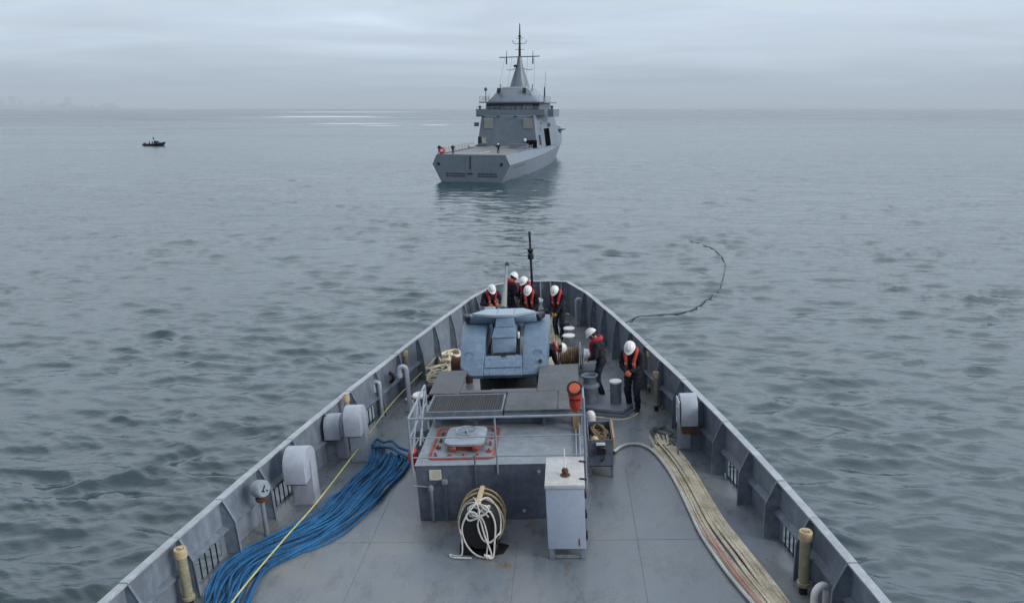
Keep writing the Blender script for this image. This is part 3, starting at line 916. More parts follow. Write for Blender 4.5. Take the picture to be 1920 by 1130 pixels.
for xx, yy in ((-2.62, 16.0), (.4, 16.2)):
    MB().bb(xx - .03, xx + .03, yy - .03, yy + .03, dz(yy), PZ - .055).build('leg', MT['housefront'], pf, smooth=False)
eb = MB().bb(-1.42, -.3, 13.9, 15.0, LZ + .002, PZ - .056).build('equipment_box', MT['housefront'], pf, bevel=.012)
MB().bb(-1.2, -.52, 13.885, 13.897, LZ + .06, PZ - .1).build('access_panel', MT['stiff'], eb, bevel=.004)

# ------------------------------------------------------------------ the gun mount, blue-painted, seen from behind
gx, gy = -1.26, 17.3
tu = thing('gun_mount', 'blue faceted naval gun mount seen from behind, its barrel raised towards the bow', 'gun mount', (gx, gy, 0))
MB().lathe([(.82, 0), (.82, .2), (.7, .3), (.7, 1.02), (.86, 1.05), (.86, 1.24)], (gx, gy, dz(gy)), 28).build('pedestal', MT['dark'], tu)
for k in range(10):
    a = R(200 + k * 15)
    MB().box((gx + .86 * math.cos(a), gy + .86 * math.sin(a), 1.15), (.09, .05, .12), (0, 0, a)).build('bearing_lug', MT['black'], tu, bevel=.01)
def pod(s):
    """side pod of the cowl, s=-1 port, 1 starboard; inner wall at the recess"""
    xi = gx + s * .455
    xo = gx + s * 1.06
    pts = [(xi, 16.12, 1.27), (gx + s * .72, 16.12, 1.27), (xi, 16.06, 1.37), (gx + s * .76, 16.06, 1.37),
           (gx + s * .98, 16.32, 1.36), (gx + s * 1.0, 16.27, 1.52),
           (xi, 16.88, 1.92), (xo - s * .02, 16.86, 1.90), (xo - s * .02, 16.5, 1.36),
           (xi, 17.75, 2.17), (xo + s * .03, 17.7, 2.14), (xi, 18.6, 2.12), (xo, 18.5, 2.1), (xi, 18.7, 1.3), (xo - s * .05, 18.6, 1.3)]
    return MB().hull(pts)
pod(-1).build('cowl', MT['turret'], tu, bevel=.018, seg=2)
pod(1).build('cowl', MT['turret'], tu, bevel=.018, seg=2)
cm = MB().hull([(gx - .452, 16.12, 1.272), (gx + .452, 16.12, 1.272), (gx - .452, 16.062, 1.37), (gx + .452, 16.062, 1.37), (gx - .452, 16.5, 1.64), (gx + .452, 16.5, 1.64), (gx - .452, 16.62, 1.66), (gx + .452, 16.62, 1.66), (gx - .452, 16.62, 1.28), (gx + .452, 16.62, 1.28)])
cm.build('tail_panel', MT['turret'], tu, bevel=.012)
MB().bb(gx - .45, gx + .45, 16.63, 18.6, 1.28, 1.5).build('recess_floor', MT['turret2'], tu, smooth=False)
MB().box((gx, 16.3, 1.535), (.86, .16, .012), (R(31), 0, 0)).build('access_panel', MT['turret'], tu, bevel=.004)
MB().box((gx, 16.53, 1.672), (.13, .035, .02), (R(20), 0, 0)).build('lifting_eye', MT['black'], tu, bevel=.004)
MB().lathe([(.045, 0), (.045, .03)], (gx + .86, 16.32, 1.585), 12, (0, -.6, .8)).build('port_plug', MT['black'], tu)
MB().bb(gx - .235, gx + .235, 16.68, 16.95, 1.505, 1.66).build('breech_slot', MT['black'], tu, smooth=False)
MB().box((gx + .3, 16.72, 1.57), (.1, .1, .1)).build('sensor', MT['white'], tu, bevel=.02)
# cradle block and its stepped hood in the recess
MB().hull([(gx - .29, 16.82, 1.62), (gx + .27, 16.82, 1.62), (gx - .30, 16.95, 1.98), (gx + .28, 16.95, 1.98), (gx - .29, 17.9, 1.98), (gx + .27, 17.9, 1.98), (gx - .29, 17.9, 1.62), (gx + .27, 17.9, 1.62)]).build('cradle', MT['turret2'], tu, bevel=.015)
MB().hull([(gx - .31, 16.93, 1.99), (gx + .29, 16.93, 1.99), (gx - .26, 17.2, 2.16), (gx + .24, 17.2, 2.16), (gx - .24, 18.2, 2.16), (gx + .24, 18.2, 2.16), (gx - .31, 18.2, 1.99), (gx + .29, 18.2, 1.99)]).build('cradle_hood', MT['turret'], tu, bevel=.012)
MB().hull([(gx - .235, 17.22, 2.165), (gx + .235, 17.22, 2.165), (gx - .22, 17.4, 2.35), (gx + .22, 17.4, 2.35), (gx - .22, 18.3, 2.35), (gx + .22, 18.3, 2.35), (gx - .235, 18.3, 2.165), (gx + .235, 18.3, 2.165)]).build('cradle_hood', MT['turret'], tu, bevel=.012)
MB().tube([(gx + .32, 16.8, 1.56), (gx + .34, 17.1, 1.9), (gx + .33, 17.6, 2.05)], .03, 8).build('feed_chute', MT['black'], tu)
MB().box((gx + .33, 17.15, 1.98), (.05, .14, .14)).build('latch', MT['white'], tu, bevel=.01)
# visor: bow-tie shaped top plate with dark wings below it
vis = [(-.84, 17.62), (-.52, 17.98), (.42, 17.98), (.74, 17.66), (.2, 17.4), (-.26, 17.4)]
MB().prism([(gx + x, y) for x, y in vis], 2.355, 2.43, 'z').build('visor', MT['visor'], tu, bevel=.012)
for s, ww in ((-1, .98), (1, .84)):
    MB().hull([(gx + s * .23, 17.41, 2.35), (gx + s * .23, 17.5, 2.17), (gx + s * (ww - .12), 17.6, 2.35), (gx + s * (ww - .06), 17.66, 2.16), (gx + s * ww, 17.95, 2.33), (gx + s * ww, 17.95, 2.16), (gx + s * .25, 18.0, 2.35), (gx + s * .25, 18.0, 2.16)]).build('wing', MT['turret2'], tu, bevel=.012)
    MB().box((gx + s * (ww - .01), 17.8, 2.26), (.17, .34, .17), (0, 0, s * R(-20))).build('wing_end', MT['black'], tu, bevel=.03)
for xx in (-.2, .22):
    MB().cyl((gx + xx, 17.45, 2.432), (gx + xx, 17.95, 2.432), .006, n=5).build('panel_joint', MT['turret2'], tu)
def on_tail(u, v, t=.006):
    # point on the sloped tail panel: u across, v 0..1 up the slope
    return (gx + u, 16.062 + (16.5 - 16.062) * v, 1.37 + (1.64 - 1.37) * v + t)
for u in (-.30, .30):
    MB().tube([on_tail(u, .02), on_tail(u, .98)], .006, 5).build('panel_joint', MT['turret2'], tu)
bolt = MB().lathe([(.012, 0), (.012, .008), (.005, .01)], (0, 0, 0), 7).mesh('bolt'); bolt.materials.append(MT['stiff'])
for u in (-.41, -.34, -.2, -.1, 0, .1, .2, .34, .41):
    for v in (.08, .93):
        b_ = link('bolt', bolt, tu); b_.location = Vector(on_tail(u, v, .001)) - OFF[tu]; b_.rotation_euler = (R(31), 0, 0)
for s in (-1, 1):
    xi, xo = gx + s * .46, gx + s * 1.03
    for k in range(6):
        y_ = 16.2 + k * .125
        z_ = 1.37 + (1.92 - 1.37) * (y_ - 16.06) / (16.88 - 16.06) + .002
        b_ = link('bolt', bolt, tu); b_.location = Vector((gx + s * .5, y_, z_)) - OFF[tu]; b_.rotation_euler = (R(34), 0, 0)
    MB().tube([(gx + s * .72, 16.55, 1.71), (gx + s * .72, 16.58, 1.775), (gx + s * .9, 16.58, 1.77), (gx + s * .9, 16.55, 1.705)], .011, 6).build('grab_handle', MT['turret2'], tu)
MB().tube(smooth_path([(gx - .34, 16.8, 1.52), (gx - .36, 17.0, 1.7), (gx - .32, 17.3, 1.95), (gx - .3, 17.6, 2.1)], 5), .018, 6).build('cable', MT['black'], tu)
MB().tube(smooth_path([(gx - .3, 16.75, 1.52), (gx - .4, 17.1, 1.62), (gx - .34, 17.5, 1.9)], 5), .014, 6).build('cable', MT['dark'], tu)
b0 = Vector((gx - .13, 18.4, 2.2)); b1 = Vector((gx - .14, 20.35, 3.03))
bd = (b1 - b0).normalized()
brl = MB().tube([b0, b0 + bd * .5, b0 + bd * 1.3, b1], [.085, .075, .05, .032], 12).build('barrel', MT['barrel'], tu)
MB().tube([b1 - bd * .02, b1 + bd * .05, b1 + bd * .12, b1 + bd * .16], [.035, .06, .055, .025], 10).build('muzzle_brake', MT['black'], brl)
MB().tube([b0 - bd * .1, b0 + bd * .16], [.11, .1], 10).build('barrel_sleeve', MT['dark'], tu)

# ------------------------------------------------------------------ electrical cabinet on its stand
cb = thing('cabinet', 'pale blue-grey upright cabinet with a white lid and black hinges, on short legs', 'cabinet', (.16, 11.05, 0))
cx0, cx1, cy0, cy1 = -.15, .47, 10.86, 11.84
MB().bb(cx0, cx1, cy0, cy1, .21, 1.30).build('cabinet_body', MT['cabinet'], cb, bevel=.012, seg=2)
MB().bb(cx0 - .012, cx1 + .012, cy0 - .02, cy1 + .012, 1.302, 1.37).build('cabinet_lid', MT['cabtop'], cb, bevel=.012, seg=2)
for xx in (cx0 + .05, cx1 - .05):
    for yy in (cy0 + .06, cy1 - .06):
        MB().bb(xx - .04, xx + .04, yy - .03, yy + .03, .003, .208).build('leg', MT['grey'], cb, bevel=.005)
for yy in (cy0 + .06, cy1 - .06):
    MB().bb(cx0 + .092, cx1 - .092, yy - .02, yy + .02, .02, .06).build('crossbar', MT['grey'], cb, smooth=False)
for zz in (.42, .8, 1.16):
    MB().bb(cx1 + .001, cx1 + .035, cy0 + .04, cy0 + .12, zz - .06, zz + .06).build('hinge', MT['black'], cb, bevel=.006)
MB().bb(cx1 + .001, cx1 + .02, cy0 + .14, cy1 - .03, .25, 1.28).build('side_door', MT['stiff'], cb, bevel=.006)
for yy in (cy0 + .17, cy1 - .19):
    MB().box((cx1 - .01, yy, 1.375), (.12, .035, .03), (0, 0, R(-12))).build('strap_hinge', MT['black'], cb, bevel=.006)
MB().lathe([(.085, 0), (.08, .012), (.035, .02), (.035, .04), (.055, .06), (.06, .085), (.04, .12), (.015, .13)], (.17, 11.18, 1.372), 14).build('valve_boss', MT['rust'], cb)
MB().cyl((.17, 11.18, 1.48), (.165, 11.28, 1.80), .014, .009, n=6).build('stub_antenna', MT['white'], cb)
MB().bb(cx1 - .12, cx1 - .095, cy0 - .004, cy0 - .001, .26, .4).build('rust_streak', MT['redline'], cb, smooth=False)

# ------------------------------------------------------------------ black drum lashed with rope, on a dark mat
dd = thing('barrel_drum', 'black rubber drum banded with tan cord, lying in front of the locker', 'drum', (-1.33, 11.55, 0))
da = Vector((.02, 1, 0)).normalized()
dc = Vector((-1.33, 11.55, .53))
SD = Matrix.Translation((-1.28, 11.0, 0)) @ Matrix.Diagonal((.81, .64, .95, 1)) @ Matrix.Translation((1.33, -11.0, 0))
prof = [(.30, -.56), (.40, -.52), (.445, -.35), (.455, 0), (.445, .35), (.40, .5), (.3, .54)]
xf(MB().lathe(prof, dc, 24, da), SD).build('drum_body', MT['dark'], dd)
for t, rr in ((-.2, .47), (.08, .472), (.34, .46)):
    c = dc + da * t
    xf(MB().tube([(c.x + (rr) * math.cos(2 * PI * k / 28), c.y, c.z + rr * math.sin(2 * PI * k / 28)) for k in range(28)], .024, 7, closed=True), SD).build('rope_band', MT['tancap'], dd)
xf(MB().tube([dc + da * (-.5 + .1 * k) + Vector((0, 0, .475 - (.04 if k in (0, 10) else 0))) for k in range(11)], .06, 7, flat=.5), SD).build('rope_pad', MT['tancap'], dd)
for s in (-1, 1):
    xf(MB().bb(-1.33 + s * .28 - .05, -1.33 + s * .28 + .05, 11.05, 12.0, .003, .19), SD).build('chock', MT['black'], dd, bevel=.01)
single(MB().prism([(-1.66, 11.05), (-1.2, 10.98), (-.92, 11.06), (-.84, 11.3), (-1.3, 11.5), (-1.7, 11.35)], .004, .02, 'z'), 'rubber_mat', MT['black'], 'black rubber mat under the roped drum', 'mat', (-1.33, 11.2, 0), smooth=False)
# white rope thrown over the drum: loops and a trailing bight
rt = MB()
rr_ = random.Random(11)
face = lambda a, r, out=0.0: Vector((dc.x + r * math.cos(a), dc.y - .56 - out, dc.z + r * math.sin(a)))
X, Y, Z = dc.x, dc.y - .58, dc.z
path = [(X - .12, Y + .35, Z + .49), (X - .05, Y + .1, Z + .49), (X - .22, Y - .02, Z + .33), (X - .36, Y - .02, Z + .05), (X - .30, Y - .03, Z - .25), (X - .12, Y - .06, Z - .45), (X + .12, Y - .12, Z - .50),
        (X + .22, Y - .1, Z - .44), (X + .1, Y - .05, Z - .1), (X + .02, Y - .02, Z + .22), (X - .1, Y - .03, Z + .36), (X - .25, Y, Z + .3), (X - .2, Y - .03, Z + .2), (X + .0, Y - .04, Z + .26), (X + .15, Y - .03, Z + .33),
        (X + .2, Y, Z + .42), (X, Y + .08, Z + .47), (X - .18, Y + .05, Z + .42), (X - .1, Y - .02, Z + .3), (X + .06, Y - .03, Z + .24), (X + .13, Y - .03, Z + .05), (X + .16, Y - .05, Z - .2), (X + .12, Y - .08, Z - .45),
        (X + .18, Y - .14, Z - .5), (X + .26, Y - .12, Z - .46), (X + .3, Y - .06, Z - .2), (X + .33, Y - .02, Z + .1), (X + .26, Y, Z + .32), (X + .1, Y + .02, Z + .42), (X + .02, Y + .2, Z + .48), (X + .2, Y + .4, Z + .46),
        (X + .4, Y + .3, Z + .22), (X + .42, Y + .1, Z - .05), (X + .36, Y - .02, Z - .1), (X + .2, Y - .05, Z - .22), (X + .05, Y - .04, Z - .16), (X - .03, Y - .03, Z + .1), (X + .02, Y - .02, Z + .3), (X - .05, Y + .1, Z + .48),
        (X - .3, Y + .3, Z + .36), (X - .43, Y + .15, Z + .1), (X - .38, Y - .02, Z - .18), (X - .4, Y - .08, Z - .44), (X - .55, Y - .02, Z - .5), (X - .66, Y + .06, Z - .505), (X - .62, Y - .06, Z - .505), (X - .45, Y - .1, Z - .5), (X - .2, Y - .12, Z - .5)]
rt.tube(smooth_path(path, 7), .018, 6)
path2 = [(X + .15 + .08 * math.cos(k * 1.9), Y - .12 + .05 * math.sin(k * 2.7), Z - .49 + .02 * (k % 3)) for k in range(14)]
rt.tube(smooth_path(path2, 5), .018, 6)
path3 = [(X + .28 * math.cos(k * 1.35 + .3) * (1 - k * .03), Y + .0 - .012 * k * .2 + .12 * abs(math.sin(k)), Z + .34 + .1 * math.sin(k * 1.9)) for k in range(16)]
rt.tube(smooth_path(path3, 6), .018, 6)
xf(rt, SD)
single(rt, 'rope_tangle', MT['white_rope'], 'tangled white rope draped over the end of the black drum', 'rope', (X, Y, 0), smooth=True)

# ------------------------------------------------------------------ gooseneck ventilators with wide flat trunks
def gooseneck(name_label, x, y, h, w, d=.3, Rr=.175, face=0.0, mouth=.62, mat=None, wing=False):
    g = thing('gooseneck_vent', name_label, 'ventilator', (x, y, dz(y)), 'flat gooseneck vents along the bulwarks', rotz=face, local=True)
    # profile in (y,z), trunk forward at y=+Rr, mouth aft at y=-Rr
    Ro, Ri = Rr + d / 2, max(.015, Rr - d / 2)
    zc = h - Ro
    out = [(Rr + d / 2, .0), (Rr + d / 2, zc)]
    for k in range(1, 15):
        a = R(180 * k / 14)
        out.append((Ro * math.cos(a), zc + Ro * math.sin(a)))
    out.append((-Ro, h - mouth))
    inn = [(-Ri, h - mouth)]
    for k in range(0, 9):
        a = R(180 - 180 * k / 8)
        inn.append((Ri * math.cos(a), zc - .0 + Ri * math.sin(a)))
    inn.append((Rr - d / 2, .0))
    mt = mat or MT['palegrey']
    MB().prism(out + inn, -w / 2, w / 2, 'x').build('trunk', mt, g, bevel=.012, seg=2, angle=30)
    MB().bb(-w / 2 + .02, w / 2 - .02, -Ro + .02, -Ri - .01 if Ri > .02 else -.02, h - mouth - .022, h - mouth - .002).build('mouth_screen', MT['black'], g, smooth=False)
    MB().bb(-w / 2 - .03, w / 2 + .03, Rr - d / 2 - .03, Rr + d / 2 + .03, .002, .03).build('base_flange', MT['grey'], g, smooth=False)
    return g
gooseneck('widest rounded gooseneck vent, next to the blue rope', -4.93, 12.75, 1.24, .42)
gooseneck('smallest and squat gooseneck vent, tight against the port bulwark beside a taller one', -4.85, 14.72, 1.08, .34, d=.24, Rr=.14, mouth=.5)
gooseneck('tall narrow gooseneck vent beside the squat one, inboard of a tan capped post', -4.33, 14.55, 1.33, .36, d=.26, Rr=.15, mouth=.6)
g4 = gooseneck('gooseneck vent with a rusty mouth against the starboard bulwark, by the tan rope loops', 2.72, 14.85, 1.28, .34, d=.26, Rr=.15, mouth=.62)
MB().cyl((-.24, -.28, .02), (-.24, -.3, 1.1), .02, n=6).build('rod', MT['rail'], g4)
MB().bb(-.22, -.19, -.2, .16, .62, 1.18).build('flap', MT['white'], g4, bevel=.005)
MB().box((0, -.16, .56), (.3, .2, .16)).build('mouth_rim', MT['rust'], g4, bevel=.01)

# round-headed vent with a painted mark
bv = thing('round_vent_head', 'small round-headed vent on a thin post, with dark marks on its cap', 'vent', (-5.28, 11.72, 0))
bx, by = -5.28, 11.72
MB().cyl((bx, by, .003), (bx, by, .72), .045, .04, n=10).build('post', MT['grey'], bv)
MB().lathe([(.09, 0), (.11, .03), (.11, .06), (.06, .08)], (bx, by, .70), 14).build('rusty_collar', MT['rust'], bv)
rotc = Vector((.86, -.42, .12)).normalized()
MB().lathe([(.02, -.16), (.12, -.14), (.155, -.08), (.16, .05), (.155, .09), (.13, .115)], (bx, by, .93), 18, rotc).build('vent_cap', MT['midgrey'], bv)
qm = Vector((0, 0, 1)).rotation_difference(rotc).to_matrix()
for c_, s_ in (((-.03, 0, .118), (.028, .11, .006)), ((.0, -.045, .118), (.075, .024, .006)), ((.055, .02, .118), (.045, .022, .006))):
    p = qm @ Vector(c_)
    MB().box((bx + p.x, by + p.y, .93 + p.z), s_, qm @ Matrix.Rotation(R(25), 3, 'Z')).build('painted_mark', MT['black'], bv, smooth=False)

# ------------------------------------------------------------------ thin swan-neck pipes
def swan(label, x, y, h, r=.05, rad=.12, rot=0, drop=.14, mat=None):
    g = thing('swan_neck_pipe', label, 'vent pipe', (x, y, dz(y)), 'swan-neck air pipes by the bulwarks', rotz=rot, local=True)
    pts = [(0, 0, .003), (0, 0, h - rad - r)]
    for k in range(1, 11):
        a = R(180 * k / 10)
        pts.append((-rad + rad * math.cos(a), 0, h - rad - r + rad * math.sin(a)))
    pts.append((-2 * rad, 0, h - rad - r - drop))
    MB().tube(pts, r, 10).build('pipe', mat or MT['palegrey'], g)
    MB().lathe([(r * 1.25, 0), (r * 1.25, .09), (r * .9, .1)], (-2 * rad, 0, h - rad - r - drop - .05), 10).build('mouth_cap', mat or MT['palegrey'], g)
    MB().lathe([(r * 1.8, 0), (r * 1.8, .02)], (0, 0, .003), 10).build('flange', MT['grey'], g)
    return g
swan('thin pale swan-neck pipe just behind the tall flat vent', -4.82, 16.4, 1.08, .05, .07)
swan('pale swan-neck pipe between the flat vents and the black ring', -4.42, 17.0, .98, .055, .075)
swan('tallest swan-neck pipe, by the pale rope on the port deck', -3.78, 17.3, 1.24, .06, .09)
swan('farthest port swan-neck pipe, beside the rope pile', -4.0, 19.9, .96, .06, .08)
swan('swan-neck pipe at the bow behind the crewman with yellow gloves', .5, 23.6, .95, .05, .1, rot=R(180))
swan('white looped pipe at the very bottom of the starboard deck edge', 3.85, 9.55, .52, .055, .12, rot=R(30), drop=.2, mat=MT['white'])
swan('grey-green swan-neck pipe on the starboard deck behind the crewman looking down', 1.72, 18.4, 1.0, .055, .09, rot=R(180), mat=MT['grey'])

# ------------------------------------------------------------------ tan capped pipe posts
def capped(label, x, y, h, r=.075):
    g = thing('capped_pipe', label, 'pipe', (x, y, dz(y)), 'tan capped sounding pipes against the bulwarks', local=True)
    MB().lathe([(r * .8, .003), (r * .8, .14)], (0, 0, 0), 14).build('pipe_foot', MT['dark'], g)
    MB().lathe([(r * 1.3, .14), (r * 1.3, .19), (r, .2), (r, h - .14)], (0, 0, 0), 16).build('pipe', MT['brass'], g)
    MB().lathe([(r * 1.28, h - .14), (r * 1.3, h - .02), (r * 1.15, h), (r * .8, h - .005), (r * .7, h - .02)], (0, 0, 0), 16).build('pipe_cap', MT['tancap'], g)
    MB().box((0, 0, h), (r * 1.3, .03, .04)).build('cap_lug', MT['tancap'], g, bevel=.005)
    MB().box((r * 1.2 * (1 if x < CX else -1) * -1, 0, h * .55), (.14, .03, .03)).build('clamp', MT['grey'], g, smooth=False)
    return g
capped('tan capped pipe at the port bulwark by the near end of the blue rope', -5.72, 9.72, 1.02)
capped('tan capped pipe between the squat and the tall flat vents', -4.72, 15.3, 1.28, .06)
capped('tan capped pipe against the port bulwark beyond the black ring', -4.1, 18.6, 1.14, .07)
capped('tan capped pipe on the starboard side by the lower end of the tan rope', 3.66, 9.98, 1.04)
capped('tan capped pipe behind the crewman looking down at his hands', 2.3, 18.1, 1.1, .075)
capped('rusty capped pipe beside the crewman, between him and the starboard vent', 2.3, 16.95, .98, .06)

# black ring on a stub, port side
rg = thing('ring_fitting', 'black ring on a grey stub post against the port bulwark', 'deck fitting', (-4.38, 17.8, dz(17.8)), local=True)
MB().cyl((0, 0, .003), (0, 0, .62), .05, n=10).build('stub', MT['grey'], rg)
MB().tube([(.13 * math.cos(2 * PI * k / 20), -.03, .72 + .13 * math.sin(2 * PI * k / 20)) for k in range(20)], .045, 8, closed=True).build('ring', MT['dark'], rg)
MB().lathe([(.08, 0), (.08, .02)], (0, 0, .002), 10).build('foot', MT['grey'], rg)

# ------------------------------------------------------------------ canister with black pad beside the locker
cn = thing('hose_canister', 'white drum-shaped canister with a black pad, at the port corner of the gun platform', 'canister', (-3.02, 15.3, 0))
MB().bb(-3.2, -2.84, 15.12, 15.48, .003, .45).build('plinth', MT['grey'], cn, bevel=.01)
MB().lathe([(.2, .452), (.21, .48), (.21, 1.0), (.19, 1.03)], (-3.02, 15.3, 0), 20).build('canister_body', MT['white'], cn)
MB().lathe([(.17, 1.03), (.17, 1.2)], (-3.02, 15.3, 0), 20).build('neck', MT['housefront'], cn)
MB().lathe([(.19, 1.2), (.2, 1.23), (.18, 1.26)], (-3.02, 15.3, 0), 20).build('canister_lid', MT['white'], cn)
MB().ell((-2.84, 15.32, 1.28), (.10, .09, .2), 10, 8).build('pad', MT['black'], cn)
fl = thing('marker_float', 'small red float with a tail of line hanging at the port rail of the locker', 'float', (-2.74, 12.9, .6))
MB().lathe([(.02, -.19), (.08, -.15), (.105, -.02), (.1, .1), (.06, .17), (.02, .19)], (-2.74, 12.9, .9), 14).build('float_body', MT['red'], fl)
MB().tube(smooth_path([(-2.74, 12.9, 1.08), (-2.66, 12.9, 1.2), (-2.6, 12.9, 1.3)], 4), .012, 5).build('lanyard', MT['tan_rope'], fl)
MB().tube(smooth_path([(-2.74, 12.9, .72), (-2.72, 12.85, .55), (-2.7, 12.8, .4), (-2.66, 12.78, .3)], 4), .022, 6).build('tail', MT['tan_rope'], fl)
MB().ell((-2.63, 12.78, .28), (.06, .05, .09), 8, 6).build('tail_toggle', MT['red'], fl)

# ------------------------------------------------------------------ red horn float on a tan post
sf = thing('signal_float', 'red horn-shaped float with an orange mouth, on a tan post at the locker rail', 'float', (.37, 13.5, LZ))
MB().bb(.31, .43, 13.46, 13.54, LZ + .001, 1.6).build('post', MT['wood'], sf, bevel=.008)
fx, fy, fz = .37, 13.42, 1.84
MB().lathe([(.05, -.28), (.105, -.2), (.12, 0), (.13, .1)], (fx, fy, fz), 16, (0, -.1, 1)).build('float_body', MT['red'], sf)
ax = Vector((0, -.75, .66)).normalized()
cc = Vector((fx, fy - .02, fz + .17))
MB().lathe([(.125, -.08), (.15, 0), (.15, .04), (.12, .045)], cc, 20, ax).build('mouth_rim', MT['dark'], sf)
MB().lathe([(.118, .03), (.1, .055), (.02, .06)], cc, 20, ax).build('mouth_disc', MT['orange'], sf)
MB().cyl((fx - .1, fy - .11, fz - .02), (fx + .1, fy - .11, fz - .02), .018, n=6).build('strap', MT['black'], sf)

# white rounded vent post
wv = MB().lathe([(.115, .003), (.115, .44), (.105, .50), (.075, .545), (.03, .565)], (.70, 15.75, dz(15.7)), 18)
single(wv, 'vent_post', MT['white'], 'white round-topped vent post beside the open rope bin', 'vent', (.70, 15.75, dz(15.7)))

# ------------------------------------------------------------------ open bin of rope
bn = thing('rope_bin', 'dark grey open steel bin on legs, rope heaped inside, a wooden board on one rim', 'bin', (.84, 14.1, 0))
b0x, b1x, b0y, b1y, bz0, bz1 = .60, 1.08, 13.68, 14.6, .26, .82
t_ = .02
MB().bb(b0x, b1x, b0y, b0y + t_, bz0, bz1).build('bin_side', MT['housefront'], bn, smooth=False)
MB().bb(b0x, b1x, b1y - t_, b1y, bz0, bz1).build('bin_side', MT['housefront'], bn, smooth=False)
MB().bb(b0x, b0x + t_, b0y + t_ + .001, b1y - t_ - .001, bz0, bz1).build('bin_side', MT['housefront'], bn, smooth=False)
MB().bb(b1x - t_, b1x, b0y + t_ + .001, b1y - t_ - .001, bz0, bz1).build('bin_side', MT['housefront'], bn, smooth=False)
MB().bb(b0x, b1x, b0y, b1y, bz0 - .02, bz0 - .001).build('bin_floor', MT['dark'], bn, smooth=False)
MB().bb(b1x + .002, b1x + .045, b0y + .03, b1y, bz1 - .22, bz1 + .03).build('board', MT['wood'], bn, bevel=.006)
for xx in (b0x + .03, b1x - .03):
    for yy in (b0y + .03, b1y - .03):
        MB().bb(xx - .025, xx + .025, yy - .025, yy + .025, .003, bz0 - .022).build('leg', MT['housefront'], bn, smooth=False)
MB().box((.84, b0y - .02, .74), (.18, .05, .05)).build('lamp_plate', MT['white'], bn, bevel=.006)
MB().box((.86, b0y - .05, .62), (.17, .09, .16)).build('latch_box', MT['black'], bn, bevel=.015)
MB().tube([(.9, b0y - .03, .55), (.9, b0y - .03, .42), (.85, b0y - .02, .36)], .012, 5).build('cable', MT['black'], bn)
ri = MB()
hp = random.Random(5)
hpath = [(.84 + hp.uniform(-.17, .17), 14.15 + hp.uniform(-.36, .36), .58 + .004 * k + hp.uniform(-.03, .05)) for k in range(44)]
ri.tube(smooth_path(hpath, 6), .03, 6)
single(ri, 'heaped_rope', MT['tan_rope2'], 'brown rope heaped in the open bin', 'rope', (.84, 14.1, bz0))
single(MB().ell((.72, 13.8, .74), (.1, .09, .11), 12, 8), 'cork_float', MT['tancap'], 'pale tan cork float in the near corner of the rope bin', 'float', (.72, 13.8, .6))

# ------------------------------------------------------------------ bollards, capstan, winch
def bollard(x, y, h, r, label, top=MT['white']):
    g = thing('bollard', label, 'bollard', (x, y, dz(y)), 'steel mooring bollards', local=True)
    MB().lathe([(r, 0.002), (r, h - .04)], (0, 0, 0), 20).build('bollard_post', MT['grey'], g)
    MB().lathe([(r * 1.14, h - .04), (r * 1.16, h - .01), (r * 1.08, h)], (0, 0, 0), 20).build('bollard_cap', top, g)
    MB().cyl((-r - .1, 0, h * .55), (r + .1, 0, h * .55), .016, n=6).build('norman_pin', MT['steel'], g)
    return g
bp0 = thing('base_plate', 'grey steel foundation plate carrying the bollard and capstan', 'foundation', (1.2, 17.2, 0))
MB().prism([(.62, 16.95), (1.5, 16.7), (1.78, 17.15), (1.6, 17.75), (.62, 17.95)], .006 + dz(17), .12 + dz(17), 'z').build('foundation_block', MT['grey'], bp0, bevel=.015)
MB().prism([(.55, 16.85), (1.52, 16.6), (1.86, 17.12), (1.66, 17.82), (.55, 18.0)], dz(17) - .01, dz(17) + .02, 'z').build('foundation_flange', MT['stiff'], bp0, bevel=.004)
bl = bollard(1.36, 17.25, .56, .135, 'grey bollard with a white top on the foundation plate, before the crewman looking down')
bl.matrix_world = M @ Matrix.Translation((1.36, 17.25, dz(17) + .12))
cp = thing('capstan', 'grey capstan with a flared hollow head, next to the red float', 'capstan', (.74, 17.35, dz(17) + .12), local=True)
MB().lathe([(.21, .002), (.20, .36), (.22, .4)], (0, 0, 0), 24).build('capstan_base', MT['grey'], cp)
MB().lathe([(.24, .4), (.23, .44), (.165, .49), (.155, .58), (.19, .66), (.205, .69), (.175, .70), (.145, .66), (.14, .62)], (0, 0, 0), 24).build('warping_head', MT['grey'], cp)
mo = MB().tube(smooth_path([(.6, 16.72, .03), (.9, 16.62, .03), (1.2, 16.5, .03), (1.45, 16.45, .03), (1.7, 16.6, .03), (1.85, 16.8, .04)], 6), .025, 6)
single(mo, 'rope_end', MT['tan_rope'], 'tan rope end lying along the foundation plate of the bollard', 'rope', (1.2, 16.5, 0))
bollard(.25, 21.6, .62, .15, 'farther of two white-topped bollards beside the tan rope')
bollard(.24, 20.95, .62, .16, 'nearer of two white-topped bollards beside the tan rope')

